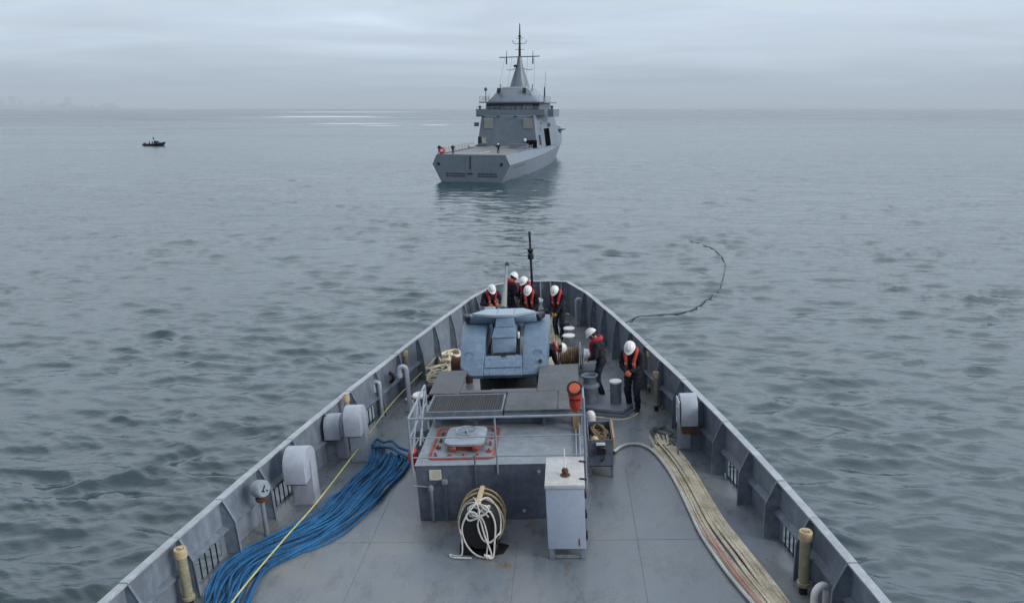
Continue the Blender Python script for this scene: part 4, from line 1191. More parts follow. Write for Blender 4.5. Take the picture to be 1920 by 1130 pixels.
wn = thing('mooring_winch', 'mooring winch wound with brown wire, its grey warping drum beside a crewman', 'winch', (.35, 19.7, dz(19.7)), local=True)
MB().bb(-.5, .75, -.3, .3, .003, .1).build('winch_bed', MT['stiff'], wn, smooth=False)
MB().lathe([(.2, -.26), (.2, .26)], (-.1, 0, .46), 20, (1, 0, 0)).build('winch_barrel', MT['tan_rope2'], wn)
for k in range(9):
    MB().tube([(-.32 + .055 * k, .215 * math.cos(2 * PI * q / 18), .46 + .215 * math.sin(2 * PI * q / 18)) for q in range(18)], .03, 6, closed=True).build('wire_turn', MT['tan_rope2'], wn)
for xx in (-.4, .2):
    MB().lathe([(.36, -.015), (.36, .015)], (xx, 0, .46), 24, (1, 0, 0)).build('winch_flange', MT['steel'] if xx > 0 else MT['rust'], wn)
    MB().prism([(-.2, .101), (.2, .101), (.08, .5), (-.08, .5)], xx + .035 if xx > 0 else xx - .075, xx + .075 if xx > 0 else xx - .035, 'x').build('winch_cheek', MT['grey'], wn, smooth=False)
MB().lathe([(.19, 0), (.16, .05), (.15, .3), (.2, .36), (.2, .38)], (.3, 0, .46), 20, (1, 0, 0)).build('warping_drum', MT['palegrey'], wn)
for k in range(3):
    MB().tube([(-.3 + .2 * k, -.3, .1), (-.28 + .2 * k, -.26, .7)], .014, 6).build('brake_rod', MT['rust'], wn)
w2 = MB().lathe([(.24, 0), (.2, .05), (.19, .24), (.24, .3)], (-2.62, 19.1, .62), 20, (-1, .1, 0)).cyl((-2.5, 19.1, .1), (-2.5, 19.1, .6), .1, n=8)
single(w2, 'winch_drum', MT['rust'], 'rusty brown winch drum showing at the port flank of the gun mount', 'winch', (-2.7, 19.1, 0))

# ------------------------------------------------------------------ ropes lying on deck
def flake(name, mat, label, L, Rr, n, r, seed, layers=.05, extra=.04, loops=True, loc=None, res=5, sway=.035, group=None, curl=.1, lift=0.0):
    """one long line flaked back and forth between two edge polylines, with a turn at each end"""
    q = random.Random(seed)
    def samp(P, t):
        f = t * (len(P) - 1); i = min(int(f), len(P) - 2); u = f - i
        p0, p1, p2, p3 = P[max(i - 1, 0)], P[i], P[i + 1], P[min(i + 2, len(P) - 1)]
        return [.5 * (2 * b + (c - a) * u + (2 * a - 5 * b + 4 * c - d) * u * u + (3 * b - a - 3 * c + d) * u ** 3) for a, b, c, d in zip(p0, p1, p2, p3)]
    pts = []
    K = 46
    for i in range(n):
        base = (i + .5) / n
        ph = [q.uniform(0, 6.28) for _ in range(3)]
        lay = q.choice([0, 0, 1, 1, 2])
        t0 = q.uniform(-.03, .03) * 0 + q.uniform(0, extra); t1 = 1 - q.uniform(0, extra)
        run = []
        for k in range(K + 1):
            t = t0 + (t1 - t0) * k / K
            o_ = base + sway * (math.sin(t * 9 + ph[0]) + .6 * math.sin(t * 21 + ph[1]))
            o_ = clampf(o_, .0, 1.0)
            a = samp(L, t); b = samp(Rr, t)
            x = a[0] + (b[0] - a[0]) * o_; y = a[1] + (b[1] - a[1]) * o_
            z = dz(y) + r + lay * layers * (.75 + .25 * math.sin(t * 13 + ph[2]))
            run.append(Vector((x, y, z)))
        if i % 2:
            run.reverse()
        if pts and loops:
            e0, e1 = pts[-1], run[0]
            d0 = (pts[-1] - pts[-3]).normalized()
            mid = (e0 + e1) / 2 + d0 * q.uniform(curl * .6, curl * 1.3) + Vector((q.uniform(-.03, .03), 0, q.uniform(.01, .05) + lift))
            pts += smooth_path([e0, e0 * .8 + mid * .2 + d0 * curl * .4, mid, e1 * .8 + mid * .2 + d0 * curl * .4, e1], 3)[1:-1]
        pts += run
    m = MB()
    m.tube(pts, r, res)
    lc = loc or (sum(p.x for p in pts) / len(pts), sum(p.y for p in pts) / len(pts), 0)
    return single(m, name, mat, label, 'rope', lc, group, merge=False)
BL = [(-4.21, 15.26), (-4.12, 14.34), (-4.32, 13.53), (-4.46, 12.99), (-4.62, 12.4), (-4.92, 11.93), (-5.23, 11.55), (-5.54, 11.1), (-5.67, 10.62), (-5.62, 10.1), (-5.5, 9.6), (-5.45, 9.0), (-5.4, 8.4)]
BR = [(-3.2, 14.51), (-3.24, 13.98), (-3.38, 13.45), (-3.52, 12.75), (-3.75, 11.98), (-4.05, 11.45), (-4.46, 11.07), (-4.74, 10.78), (-4.84, 10.46), (-4.83, 10.1), (-4.75, 9.6), (-4.68, 9.0), (-4.6, 8.4)]
flake('blue_rope', MT['blue_rope'], 'bright blue rope flaked in a thick winding band along the port deck', BL, BR, 34, .022, 21, layers=.042, extra=.06, sway=.075, res=6)
br2 = MB()
br2.tube(smooth_path([(-4.25, 15.3, .05), (-4.2, 15.55, .08), (-4.0, 15.35, .1), (-3.8, 15.35, .12), (-3.55, 15.0, .12), (-3.3, 14.85, .1), (-3.15, 14.6, .08)], 8), .03, 7)
br2.tube(smooth_path([(-4.2, 15.1, .1), (-3.95, 15.0, .14), (-3.7, 14.9, .16), (-3.45, 14.65, .15), (-3.2, 14.5, .1)], 8), .03, 7)
single(br2, 'rope_bight', MT['blue_rope'], 'loose blue rope bights at the forward end of the blue band', 'rope', (-3.7, 15, 0))
TL = [(1.97, 14.95), (2.16, 14.21), (2.29, 13.41), (2.37, 12.68), (2.43, 11.94), (2.51, 11.35), (2.62, 10.81), (2.73, 10.31), (2.84, 9.91), (2.93, 9.55), (3.1, 9.0), (3.2, 8.5)]
TR = [(2.48, 15.05), (2.66, 14.19), (2.76, 13.39), (2.84, 12.67), (2.94, 11.93), (3.06, 11.42), (3.17, 10.92), (3.27, 10.44), (3.36, 9.97), (3.44, 9.55), (3.56, 9.0), (3.66, 8.5)]
flake('tan_rope', MT['tan_rope'], 'long tan hawser flaked in a flat band down the starboard deck', TL, TR, 12, .0215, 8, layers=.03, extra=.02, sway=.011, curl=.34, lift=.09, res=7)
def along(P, o_, z, t0=0, t1=1, n=50):
    out = []
    for k in range(n + 1):
        t = (t0 + (t1 - t0) * k / n) * (len(P) - 1)
        i = min(int(t), len(P) - 2); u = t - i
        out.append((P[i][0] * (1 - u) + P[i + 1][0] * u + o_, P[i][1] * (1 - u) + P[i + 1][1] * u, z))
    return out
rd = MB().tube(smooth_path(along(TL, .035, .06, .40, .82, 16), 3), .019, 7).tube(smooth_path(along(TL, .08, .062, .42, .80, 16), 3), .018, 6)
single(rd, 'red_rope', MT['red_rope'], 'faded red rope lying along the inner edge of the tan hawser', 'rope', (2.5, 11, 0))
hs = MB().tube(smooth_path([(1.12, 14.62, .10), (1.16, 14.75, .05), (1.3, 14.98, .04), (1.5, 15.12, .04), (1.75, 15.08, .04), (1.95, 14.82, .04), (2.1, 14.35, .04), (2.22, 13.7, .04), (2.31, 12.95, .04), (2.37, 12.2, .04), (2.43, 11.55, .04), (2.54, 10.95, .04), (2.66, 10.4, .04), (2.8, 9.9, .04), (2.95, 9.4, .04), (3.05, 8.9, .04)], 8), .03, 8)
single(hs, 'pale_hose', MT['white_rope'], 'single pale line curving from the rope bin down beside the tan hawser', 'rope', (2, 13, 0))
single(MB().tube(smooth_path([(1.14, 14.6, .09), (1.11, 14.55, .12), (1.07, 14.5, .14)], 4), .045, 8), 'hose_nozzle', MT['black'], 'black nozzle at the end of the pale line by the rope bin', 'nozzle', (1.12, 14.58, 0))
gl = MB()
qq = random.Random(4)
gl.tube(smooth_path([(2.28 + .28 * math.cos(k * 2.2) * (1 - k * .02) - .02 * k * .2, 15.5 + .5 * math.sin(k * .9) + qq.uniform(-.1, .1), .02 + .004 * k) for k in range(14)], 6), .014, 5)
single(gl, 'green_line', MT['green_line'], 'thin dark green line tangled on deck beside the starboard vent', 'rope', (2.2, 15.5, 0))
yl = MB().tube(smooth_path([(-4.8, 7.8, .32), (-4.84, 9.38, .33), (-4.68, 11.0, .33), (-4.5, 12.46, .32), (-4.31, 15.2, .32), (-4.2, 17.21, .3), (-3.79, 19.76, .34), (-3.3, 22.4, .5), (-3.0, 23.3, .9)], 8), .014, 6)
single(yl, 'yellow_line', MT['yellow_line'], 'taut thin yellow line running the length of the port deck over the blue rope', 'rope', (-4.4, 14, 0))

# tan hawser flaked forward, beside the gun mount, and the pile to port of it
UL = [(-.66, 24.2), (-.56, 23.2), (-.52, 22.0), (-.46, 21.2), (-.42, 20.4), (-.44, 19.6), (-.5, 18.9), (-.6, 18.2)]
UR = [(-.25, 24.3), (-.1, 23.4), (-.04, 22.4), (-.03, 21.4), (-.06, 20.6), (-.12, 19.8), (-.2, 19.0), (-.3, 18.3)]
flake('tan_rope', MT['tan_rope'], 'tan hawser flaked in a band between the gun mount and the white-topped bollards', UL, UR, 10, .035, 12, layers=.03, extra=.03, sway=.03)
def pile(name, mat, label, cx_, cy_, sx, sy, r, n, seed, rise=.006, ang=0):
    q = random.Random(seed)
    pts = []
    for k in range(n):
        a = k * .9 + q.uniform(-.3, .3)
        rr = .55 + .45 * math.sin(k * .37 + seed)
        x = sx * rr * math.cos(a) * .8 + sx * .35 * math.sin(k * .11); y = sy * .35 * math.sin(a) * rr + sy * .75 * math.sin(k * .075)
        x, y = x * math.cos(ang) - y * math.sin(ang), x * math.sin(ang) + y * math.cos(ang)
        pts.append((cx_ + x, cy_ + y, dz(cy_ + y) + r + rise * k * (.6 + .4 * q.random()) * .5))
    m = MB().tube(smooth_path(pts, 6), r, 6)
    return single(m, name, mat, label, 'rope', (cx_, cy_, 0), merge=False)
pile('rope_heap', MT['tan_rope'], 'loose heap of tan rope on the port deck beside the gun mount', -3.35, 20.0, .42, 1.15, .032, 120, 3, .004, R(-12))
pile('rope_coil', MT['tan_rope'], 'low tan rope loops on deck inboard of the swan-neck pipes', -3.85, 17.6, .3, .55, .024, 34, 9, .002, R(-20))

# ------------------------------------------------------------------ bow fittings
js = thing('jackstaff', 'dark bare jackstaff with a black fitting half way up, standing at the bow', 'staff', (-.98, 25.05, dz(25)))
jx, jy = -.98, 25.02
MB().tube([(jx, jy, dz(25)), (jx, jy, 2.4), (jx, jy, 3.18)], [.045, .04, .03], 8).build('staff', MT['black'], js)
MB().lathe([(.05, 0), (.105, .04), (.105, .2), (.06, .24), (.1, .29), (.1, .38), (.05, .41)], (jx, jy, 2.25), 12).build('lamp_cluster', MT['black'], js)
MB().lathe([(.04, 0), (.045, .3), (.02, .34)], (jx, jy, 2.9), 8).build('staff_head', MT['dark'], js)
def qbox(name, label, cat, c, size, mat, rz=0, bevel=.02):
    m = MB().box((0, 0, size[2] / 2), size)
    o = m.build(name, mat, None, off=Vector((0, 0, 0)), bevel=bevel)
    o.matrix_world = M @ Matrix.Translation((c[0], c[1], c[2])) @ Matrix.Rotation(rz, 4, 'Z')
    return tag(o, label, cat)
ck = thing('control_stand', 'dark control stand with a pale slanted panel in front of the port bow crewman', 'control stand', (-2.2, 22.6, dz(22.6)), local=True)
MB().bb(-.12, .12, -.1, .1, .003, .75).build('pedestal', MT['dark'], ck, bevel=.01)
MB().box((0, -.08, .9), (.34, .2, .32), (R(-28), 0, 0)).build('panel_face', MT['visor'], ck, bevel=.015)
MB().box((.3, .05, .82), (.12, .06, .3)).build('gauge', MT['white'], ck, bevel=.015)
MB().bb(.21, .33, 0, .1, .003, .665).build('gauge_post', MT['dark'], ck, smooth=False)
r1_ = thing('roller_fairlead', 'round white-faced roller just ahead of the gun mount visor', 'roller', (-1.6, 22.3, dz(22.3)), local=True)
MB().lathe([(.15, -.1), (.17, -.06), (.17, .06), (.15, .1)], (0, 0, .78), 18, (0, -.55, .83)).build('roller_face', MT['white'], r1_)
MB().lathe([(.05, 0), (.05, .02)], (0, -.06, .87), 10, (0, -.55, .83)).build('hub', MT['black'], r1_)
MB().bb(-.09, .09, -.09, .09, .003, .66).build('roller_post', MT['dark'], r1_, smooth=False)
bf = thing('bow_roller', 'pale bell-mouthed bow fairlead with a dark stand beside the crewmen at the bow', 'fairlead', (-.78, 24.2, dz(24.2)), local=True)
MB().lathe([(.2, 0), (.15, .06), (.12, .2), (.13, .34)], (0, 0, .45), 18, (.2, -.3, .9)).build('bell_mouth', MT['rail'], bf)
MB().bb(-.2, .35, -.25, .2, .003, .42).build('roller_stand', MT['dark'], bf, bevel=.02)
hpd = MB().ell((0, 0, .18), (.32, .45, .26), 14, 8)
hp_ = hpd.build('tarp_heap', MT['black'], None)
hp_.matrix_world = M @ Matrix.Translation((-.72, 23.1, dz(23)))
tag(hp_, 'black tarpaulin heap on deck ahead of the tan hawser', 'tarpaulin')
single(MB().tube([(-.36, 23.0, dz(23)), (-.1, 23.2, 1.15), (-.02, 23.3, 1.35)], .028, 8), 'pale_pole', MT['white'], 'pale pole leaning beside the crewman with yellow gloves', 'pole', (-.3, 23, dz(23)))
an = thing('chain_stopper', 'dark chain stopper block on the foredeck between the bow crew and the bollards', 'chain stopper', (.15, 22.5, dz(22.5)), local=True)
MB().bb(-.2, .25, -.25, .2, .003, .22).build('stopper_bed', MT['dark'], an, bevel=.02)
MB().lathe([(.14, -.12), (.14, .12)], (0, 0, .36), 14, (1, 0, 0)).build('stopper_roller', MT['black'], an)

# ------------------------------------------------------------------ people
def capsule(m, p0, p1, r0, r1, n=12):
    p0, p1 = Vector(p0), Vector(p1)
    m.tube([p0, p1], [r0, r1], n)
    m.ell(p0, (r0, r0, r0), n, 8)
    m.ell(p1, (r1, r1, r1), n, 8)
def two_bone(a, b, l0, l1, pole):
    a, b = Vector(a), Vector(b)
    d = b - a
    L = min(d.length, (l0 + l1) * .995)
    d.normalize()
    x = (l0 * l0 - l1 * l1 + L * L) / (2 * L)
    h = math.sqrt(max(0, l0 * l0 - x * x))
    p = Vector(pole); p = (p - d * p.dot(d)).normalized()
    return a + d * x + p * h, a + d * L
def remeshed(mb, name, voxel, smooth_it=4):
    me = mb.mesh(name + '_src', merge=False, smooth=False)
    o = bpy.data.objects.new(name + '_src', me); C.objects.link(o)
    md = o.modifiers.new('r', 'REMESH'); md.mode = 'VOXEL'; md.voxel_size = voxel; md.use_smooth_shade = True
    sm = o.modifiers.new('s', 'SMOOTH'); sm.factor = .5; sm.iterations = smooth_it
    dg = bpy.context.evaluated_depsgraph_get()
    ev = o.evaluated_get(dg)
    out = bpy.data.meshes.new_from_object(ev)
    bpy.data.objects.remove(o); bpy.data.meshes.remove(me)
    out.name = name
    return out
def hand_mesh(p, wrist_dir, palm_n, side, curl=.6):
    """palm, four unequal bent fingers and a thumb; p = wrist"""
    d = Vector(wrist_dir).normalized(); nrm = Vector(palm_n); nrm = (nrm - d * nrm.dot(d)).normalized()
    w = d.cross(nrm) * side
    m = MB()
    p = Vector(p)
    rot = Matrix((w, d, nrm)).transposed()
    m.ell(p + d * .05, (.044, .056, .02), 10, 7, rot)
    for k, (o_, ln) in enumerate(((-.032, .062), (-.011, .074), (.011, .068), (.031, .052))):
        b0 = p + d * .088 + w * o_
        c1 = curl * .6; c2 = curl * 1.5
        q1 = b0 + (d * math.cos(c1) + nrm * math.sin(c1)) * ln * .55
        q2 = q1 + (d * math.cos(c2) + nrm * math.sin(c2)) * ln * .5
        m.tube([b0 - d * .02, b0, q1, q2], [.011, .0115, .0105, .008], 6)
    t0 = p + d * .025 - w * .036
    t1 = t0 + (d * .6 - w * .6 + nrm * .35).normalized() * .04
    t2 = t1 + (d * .8 + nrm * .5).normalized() * .032
    m.tube([t0, t1, t2], [.015, .0125, .009], 6)
    return m
def person(label, x, y, face, lean=5, head=25, hands=None, feet=None, vest='vest', glove='glove', h=1.75, group='crew on the foredeck', lod=0, frame=M, z=None, vest_on=True, turn=0, squat=0, helmet=True, body='navy', legs='trouser'):
    s = h / 1.75
    base = thing('person', label, 'person', (x, y, dz(y) if z is None else z), group, frame=frame, rotz=R(face), local=True)
    pv = Vector((0, -.02, .95 - squat))
    T = Matrix.Translation(pv) @ Matrix.Rotation(R(turn), 4, 'Z') @ Matrix.Rotation(-R(lean), 4, 'X')
    nk = T @ Vector((0, .0, .53))
    HT = Matrix.Translation(nk) @ Matrix.Rotation(R(turn), 4, 'Z') @ Matrix.Rotation(-R(lean + head), 4, 'X')
    hc = HT @ Vector((0, .03, .155))
    b = MB()
    # trunk
    b.ell(T @ Vector((0, 0, .0)), (.165, .125, .16), 16, 10, T.to_3x3())
    b.ell(T @ Vector((0, .005, .18)), (.178, .138, .2), 16, 10, T.to_3x3())
    b.ell(T @ Vector((0, .0, .36)), (.205, .145, .2), 16, 10, T.to_3x3())
    b.ell(T @ Vector((0, -.01, .46)), (.185, .105, .09), 16, 8, T.to_3x3())
    capsule(b, T @ Vector((0, -.01, .48)), HT @ Vector((0, .01, .09)), .062, .055)
    # head in the same surface: skull, jaw, nose, ears, brow
    HR = HT.to_3x3()
    b.ell(hc + HR @ Vector((0, -.01, .03)), (.078, .098, .098), 14, 10, HR)
    b.ell(hc + HR @ Vector((0, .03, -.045)), (.058, .068, .072), 12, 8, HR)
    if not lod:
        b.ell(hc + HR @ Vector((0, .104, -.01)), (.014, .022, .027), 8, 6, HR)
        for q in (-1, 1):
            b.ell(hc + HR @ Vector((q * .082, -.005, -.005)), (.014, .022, .034), 8, 6, HR)
    # legs
    if feet is None:
        feet = ((-.12, 0), (.12, .03))
    for q, (fx_, fy_) in zip((-1, 1), feet):
        hip = pv + Vector((q * .095, 0, -.03))
        ank = Vector((fx_, fy_, .09))
        kn, ank2 = two_bone(hip, ank, .44, .425, (q * .12, 1, 0))
        capsule(b, hip, kn, .105, .084); capsule(b, kn, ank, .082, .07)
        b.ell((fx_, fy_ + .055, .05), (.052, .135, .052), 12, 8)
        b.ell((fx_, fy_ - .02, .07), (.05, .06, .07), 10, 7)
    # arms
    if hands is None:
        hands = ((-.2, .3, 1.0), (.2, .3, 1.0))
    wr = []
    for q, hd in zip((-1, 1), hands):
        sh = T @ Vector((q * .205, -.005, .45))
        el, wrist = two_bone(sh, hd, .3, .27, (q * .8, -.7, -.5))
        capsule(b, sh, el, .08, .066); capsule(b, el, wrist, .064, .048)
        wr.append((wrist, (wrist - el).normalized()))
    me = remeshed(b, 'body', .03 if lod else .015, 3)
    if not lod:
        nv = len(me.vertices); cv = np.empty(nv * 3); me.vertices.foreach_get('co', cv); cv = cv.reshape(-1, 3)
        nr_ = np.empty(nv * 3); me.vertices.foreach_get('normal', nr_); nr_ = nr_.reshape(-1, 3)
        sd_ = (x * 7.3 + y * 3.1) % 6.28
        fold = np.sin(cv[:, 2] * 46 + 5 * np.sin(cv[:, 0] * 13 + sd_) + 4 * np.sin(cv[:, 1] * 15 + sd_)) * .006 + np.sin(cv[:, 0] * 38 + cv[:, 2] * 21 + sd_) * .004
        away = np.clip((np.linalg.norm(cv - np.array(hc), axis=1) - .2) / .08, 0, 1) * np.clip((cv[:, 2] - .12) / .08, 0, 1)
        cv = cv + nr_ * (fold * away)[:, None]
        me.vertices.foreach_set('co', cv.ravel())
    for mm in (MT[body], MT[legs], MT['skin'], MT['boot']):
        me.materials.append(mm)
    co = np.empty(len(me.polygons) * 3); me.polygons.foreach_get('center', co); co = co.reshape(-1, 3)
    idx = np.zeros(len(co), np.int32)
    inv = np.array(T.inverted()); tl = co @ inv[:3, :3].T + inv[:3, 3]
    armd = np.full(len(co), 9.0)
    for (wrist, d), hd in zip(wr, hands):
        armd = np.minimum(armd, np.linalg.norm(co - np.array(wrist), axis=1))
    idx[(tl[:, 2] < -.06) & (armd > .13)] = 1
    idx[co[:, 2] < .125] = 3
    hi = np.array(HT.inverted()); hl_ = co @ hi[:3, :3].T + hi[:3, 3]
    idx[(hl_[:, 2] > .045) & (np.linalg.norm(co - np.array(hc), axis=1) < .19)] = 2
    me.polygons.foreach_set('material_index', idx)
    link('body', me, base)
    for (wrist, d), q in zip(wr, (-1, 1)):
        if lod:
            continue
        hand_mesh(wrist - d * .01, d, (-q * .75, .1, -.6), q).build('glove' if glove != 'skin' else 'hand', MT[glove], base)
    if not lod:
        for q in (-1, 1):
            MB().ell(hc + HR @ Vector((q * .032, .088, .012)), (.012, .01, .009), 8, 5, HR).build('eye', MT['boot'], base)
        MB().ell(hc + HR @ Vector((0, .094, -.052)), (.024, .008, .006), 8, 5, HR).build('mouth', MT['redline'], base)
        MB().ell(hc + HR @ Vector((0, -.03, .02)), (.083, .09, .085), 12, 8, HR).build('hair', MT['boot'], base)
    if helmet:
        hm_ = MB()
        hm_.ell((0, 0, 0), (.118, .142, .125), 24, 8, None, 0, 90)
        n_ = 24
        ring0 = [(.116 * math.cos(2 * PI * k / n_), .14 * math.sin(2 * PI * k / n_), .012) for k in range(n_)]
        ring1 = [((.132) * math.cos(2 * PI * k / n_), (.156 + .045 * max(0, math.sin(2 * PI * k / n_)) ** 2) * math.sin(2 * PI * k / n_), -.008) for k in range(n_)]
        ring2 = [(a, c, z_ - .012) for a, c, z_ in ring1]
        hm_.add(ring0 + ring1 + ring2, [(k, (k + 1) % n_, n_ + (k + 1) % n_, n_ + k) for k in range(n_)] + [(n_ + k, n_ + (k + 1) % n_, 2 * n_ + (k + 1) % n_, 2 * n_ + k) for k in range(n_)] + [tuple(range(2 * n_, 3 * n_))])
        hm_.tube([(0, -.13, .045), (0, -.07, .116), (0, 0, .13), (0, .07, .116), (0, .125, .055)], .018, 6, flat=.5)
        for q in (-1, 1):
            hm_.tube([(q * .05, -.115, .055), (q * .05, -.05, .11), (q * .05, .03, .116), (q * .05, .1, .07)], .01, 5, flat=.6)
        xf(hm_, Matrix.Translation(hc) @ HR.to_4x4() @ Matrix.Translation((0, -.008, .05)) @ Matrix.Rotation(R(-4), 4, 'X'))
        hob = hm_.build('helmet', MT['helmet'], base)
        if not lod:
            st = MB().tube([hc + HR @ Vector((-.088, .0, .03)), hc + HR @ Vector((-.07, .05, -.06)), hc + HR @ Vector((0, .075, -.118)), hc + HR @ Vector((.07, .05, -.06)), hc + HR @ Vector((.088, .0, .03))], .007, 5)
            st.build('chin_strap', MT['black'], base)
    if vest_on:
        vm = MB()
        pts = [(-.085, .155, .08), (-.09, .165, .22), (-.095, .155, .36), (-.125, .09, .49), (-.115, -.02, .545), (-.06, -.095, .545), (0, -.115, .54),
               (.06, -.095, .545), (.115, -.02, .545), (.125, .09, .49), (.095, .155, .36), (.09, .165, .22), (.085, .155, .08)]
        pts = [T @ Vector(p) for p in smooth_path(pts, 4)]
        nP = len(pts)
        rs = [.062 * (.8 + .2 * math.sin(PI * k / (nP - 1))) for k in range(nP)]
        rs[0] = rs[-1] = .045
        vo = vm.tube(pts, rs, 10, flat=.72).build('lifejacket', MT[vest], base)
        if not lod:
            bt = MB().tube([T @ Vector((.185 * math.cos(2 * PI * k / 20), .155 * math.sin(2 * PI * k / 20) + .0, .14)) for k in range(20)], .018, 6, closed=True, flat=1.4)
            bt.build('belt', MT['black'], vo)
            for q in (-1, 1):
                MB().box(T @ Vector((q * .09, .218, .3)), (.05, .012, .05), (T.to_3x3() @ Matrix.Rotation(0, 3, 'X'))).build('reflector', MT['visor'], vo, smooth=False)
    if s != 1:
        base.scale = (s, s, s)
    return base

person('crewman at the port bow corner, leaning over a dark control stand', -2.22, 22.95, 200, lean=18, head=24, hands=((-.16, .36, 1.12), (.14, .34, 1.1)), h=1.76)
person('tall crewman standing beside the raised gun barrel, bare dark back to the bow', -1.64, 23.75, -65, lean=6, head=26, hands=((-.12, .3, 1.02), (.16, .28, 1.0)), h=1.8)
person('crewman at the bow with red lifejacket, half hidden behind a shorter one', -1.03, 23.55, 145, lean=12, head=22, hands=((-.2, .3, 1.0), (.18, .28, .98)), h=1.76)
person('crewman stooping in front of the others at the bow, orange-red lifejacket open over his chest', -.9, 22.75, 165, lean=20, head=26, hands=((-.14, .36, .9), (.2, .3, .92)), vest='vest2', h=1.76)
person('crewman at the starboard bow with yellow gloves hanging in front, looking down', -.02, 22.5, 150, lean=14, head=32, hands=((-.06, .32, .86), (.06, .33, .84)), glove='yglove', h=1.76)
person('crewman standing side-on by the winch with both arms hidden, watching the rope', 1.04, 17.95, 75, lean=11, head=26, hands=((-.1, .26, .98), (.1, .26, .98)), feet=((-.1, -.05), (.1, .06)), h=1.78, glove='glove')
person('crewman looking down at his orange-gloved hands, near the starboard bulwark', 1.76, 17.0, 158, lean=8, head=34, hands=((-.045, .29, 1.06), (.05, .30, 1.04)), feet=((-.11, 0), (.14, -.16)), vest='vest2', h=1.82)
person('crewman bent double beside the gun mount, only his helmet and red collar showing', -.62, 18.75, -80, lean=82, head=10, hands=((-.12, .62, .42), (.12, .6, .4)), feet=((-.14, -.02), (.14, .1)), h=1.72)

# ------------------------------------------------------------------ patrol vessel ahead
OH = R(13.5)
OO = Vector((-7.3, 134.17, SEA))
OM = Matrix.Translation(OO) @ Matrix.Rotation(-OH, 4, 'Z')
MT['opv'] = paint('patrol_ship_paint', (.155, .195, .25), .34, .06, .03, .14, .12, .0)
ship = thing('patrol_ship', 'grey naval patrol ship with a tall conical mast, stern towards the towing deck', 'ship', (0, 0, 0), frame=OM)
st_y = [0, 10, 20, 32, 45, 56, 66, 75, 82, 86.5]
hb_d = [6.35, 6.35, 6.3, 6.25, 6.05, 5.6, 4.7, 3.2, 1.55, .15]
hb_k = [7.15, 7.15, 7.1, 7.0, 6.7, 6.1, 5.0, 3.3, 1.6, .15]
hb_w = [5.6, 6.1, 6.35, 6.3, 5.7, 4.6, 3.2, 1.7, .6, .05]
z_d = [4.75, 4.8, 4.9, 5.6, 6.3, 6.7, 7.0, 7.3, 7.6, 7.8]
z_k = [3.0, 3.05, 3.1, 3.3, 3.7, 4.2, 4.8, 5.5, 6.3, 6.8]
rows = []
for y, d, k, w, zd, zk in zip(st_y, hb_d, hb_k, hb_w, z_d, z_k):
    rk = 0 if y < 80 else (y - 80) * .55
    rows.append([(-d, y, zd), (-k, y, zk), (-w, y - rk * .6, .0), (-w * .8, y - rk, -2.0), (w * .8, y - rk, -2.0), (w, y - rk * .6, .0), (k, y, zk), (d, y, zd)])
hu = MB()
for i in range(len(rows) - 1):
    for j in range(7):
        hu.add([rows[i][j], rows[i + 1][j], rows[i + 1][j + 1], rows[i][j + 1]], [(0, 1, 2, 3)])
hu.add(rows[0], [tuple(range(8))])
hu.add(rows[-1], [tuple(range(8))])
hull_o = hu.build('hull', MT['opv'], ship, angle=12)
dkm = MB()
for i in range(len(rows) - 1):
    a, b = rows[i], rows[i + 1]
    dkm.add([(a[0][0] + .1, a[0][1] + (.08 if i == 0 else 0), a[0][2] - .15), (a[7][0] - .1, a[7][1] + (.08 if i == 0 else 0), a[7][2] - .15), (b[7][0] - .02, b[7][1], b[7][2] - .15), (b[0][0] + .02, b[0][1], b[0][2] - .15)], [(0, 1, 2, 3)])
dkm.build('flight_deck', MT['opvdeck'], ship, smooth=False)
# transom details
for xx in (-6.0, 5.6):
    MB().lathe([(.28, 0), (.3, .06), (.2, .1)], (xx, .02, 3.1), 14, (0, -1, 0)).build('mooring_port', MT['black'], hull_o)
MB().bb(-.9, .75, -.05, -.003, 1.55, 4.6).build('stern_ramp_door', MT['opv'], hull_o, smooth=False)
MB().bb(-.18, .02, -.1, -.052, 2.2, 4.5).build('door_seam', MT['black'], hull_o, smooth=False)
MB().bb(-.6, .35, -.12, -.052, 1.35, 1.54).build('door_sill', MT['black'], hull_o, smooth=False)
for x0, x1 in ((-4.6, -1.2), (1.3, 4.9)):
    for r_ in range(2):
        k = 0
        xx = x0
        while xx < x1 - .2:
            MB().bb(xx, xx + .34, -.03, -.003, .85 + r_ * .42, 1.1 + r_ * .42).build('fender_cleat', MT['black'], hull_o, smooth=False)
            xx += .52
for k in range(6):
    yy = 3 + 1.7 * k
    MB().bb(7.17, 7.22, yy, yy + .6, 2.3, 2.45).build('scupper', MT['black'], hull_o, smooth=False)
rub = MB()
for sgn in (1, -1):
    for i in range(4):
        rub.tube([(sgn * hb_k[i], st_y[i], z_k[i]), (sgn * hb_k[i + 1], st_y[i + 1], z_k[i + 1])], .07, 5)
rub.build('rubbing_strake', MT['opv'], hull_o)
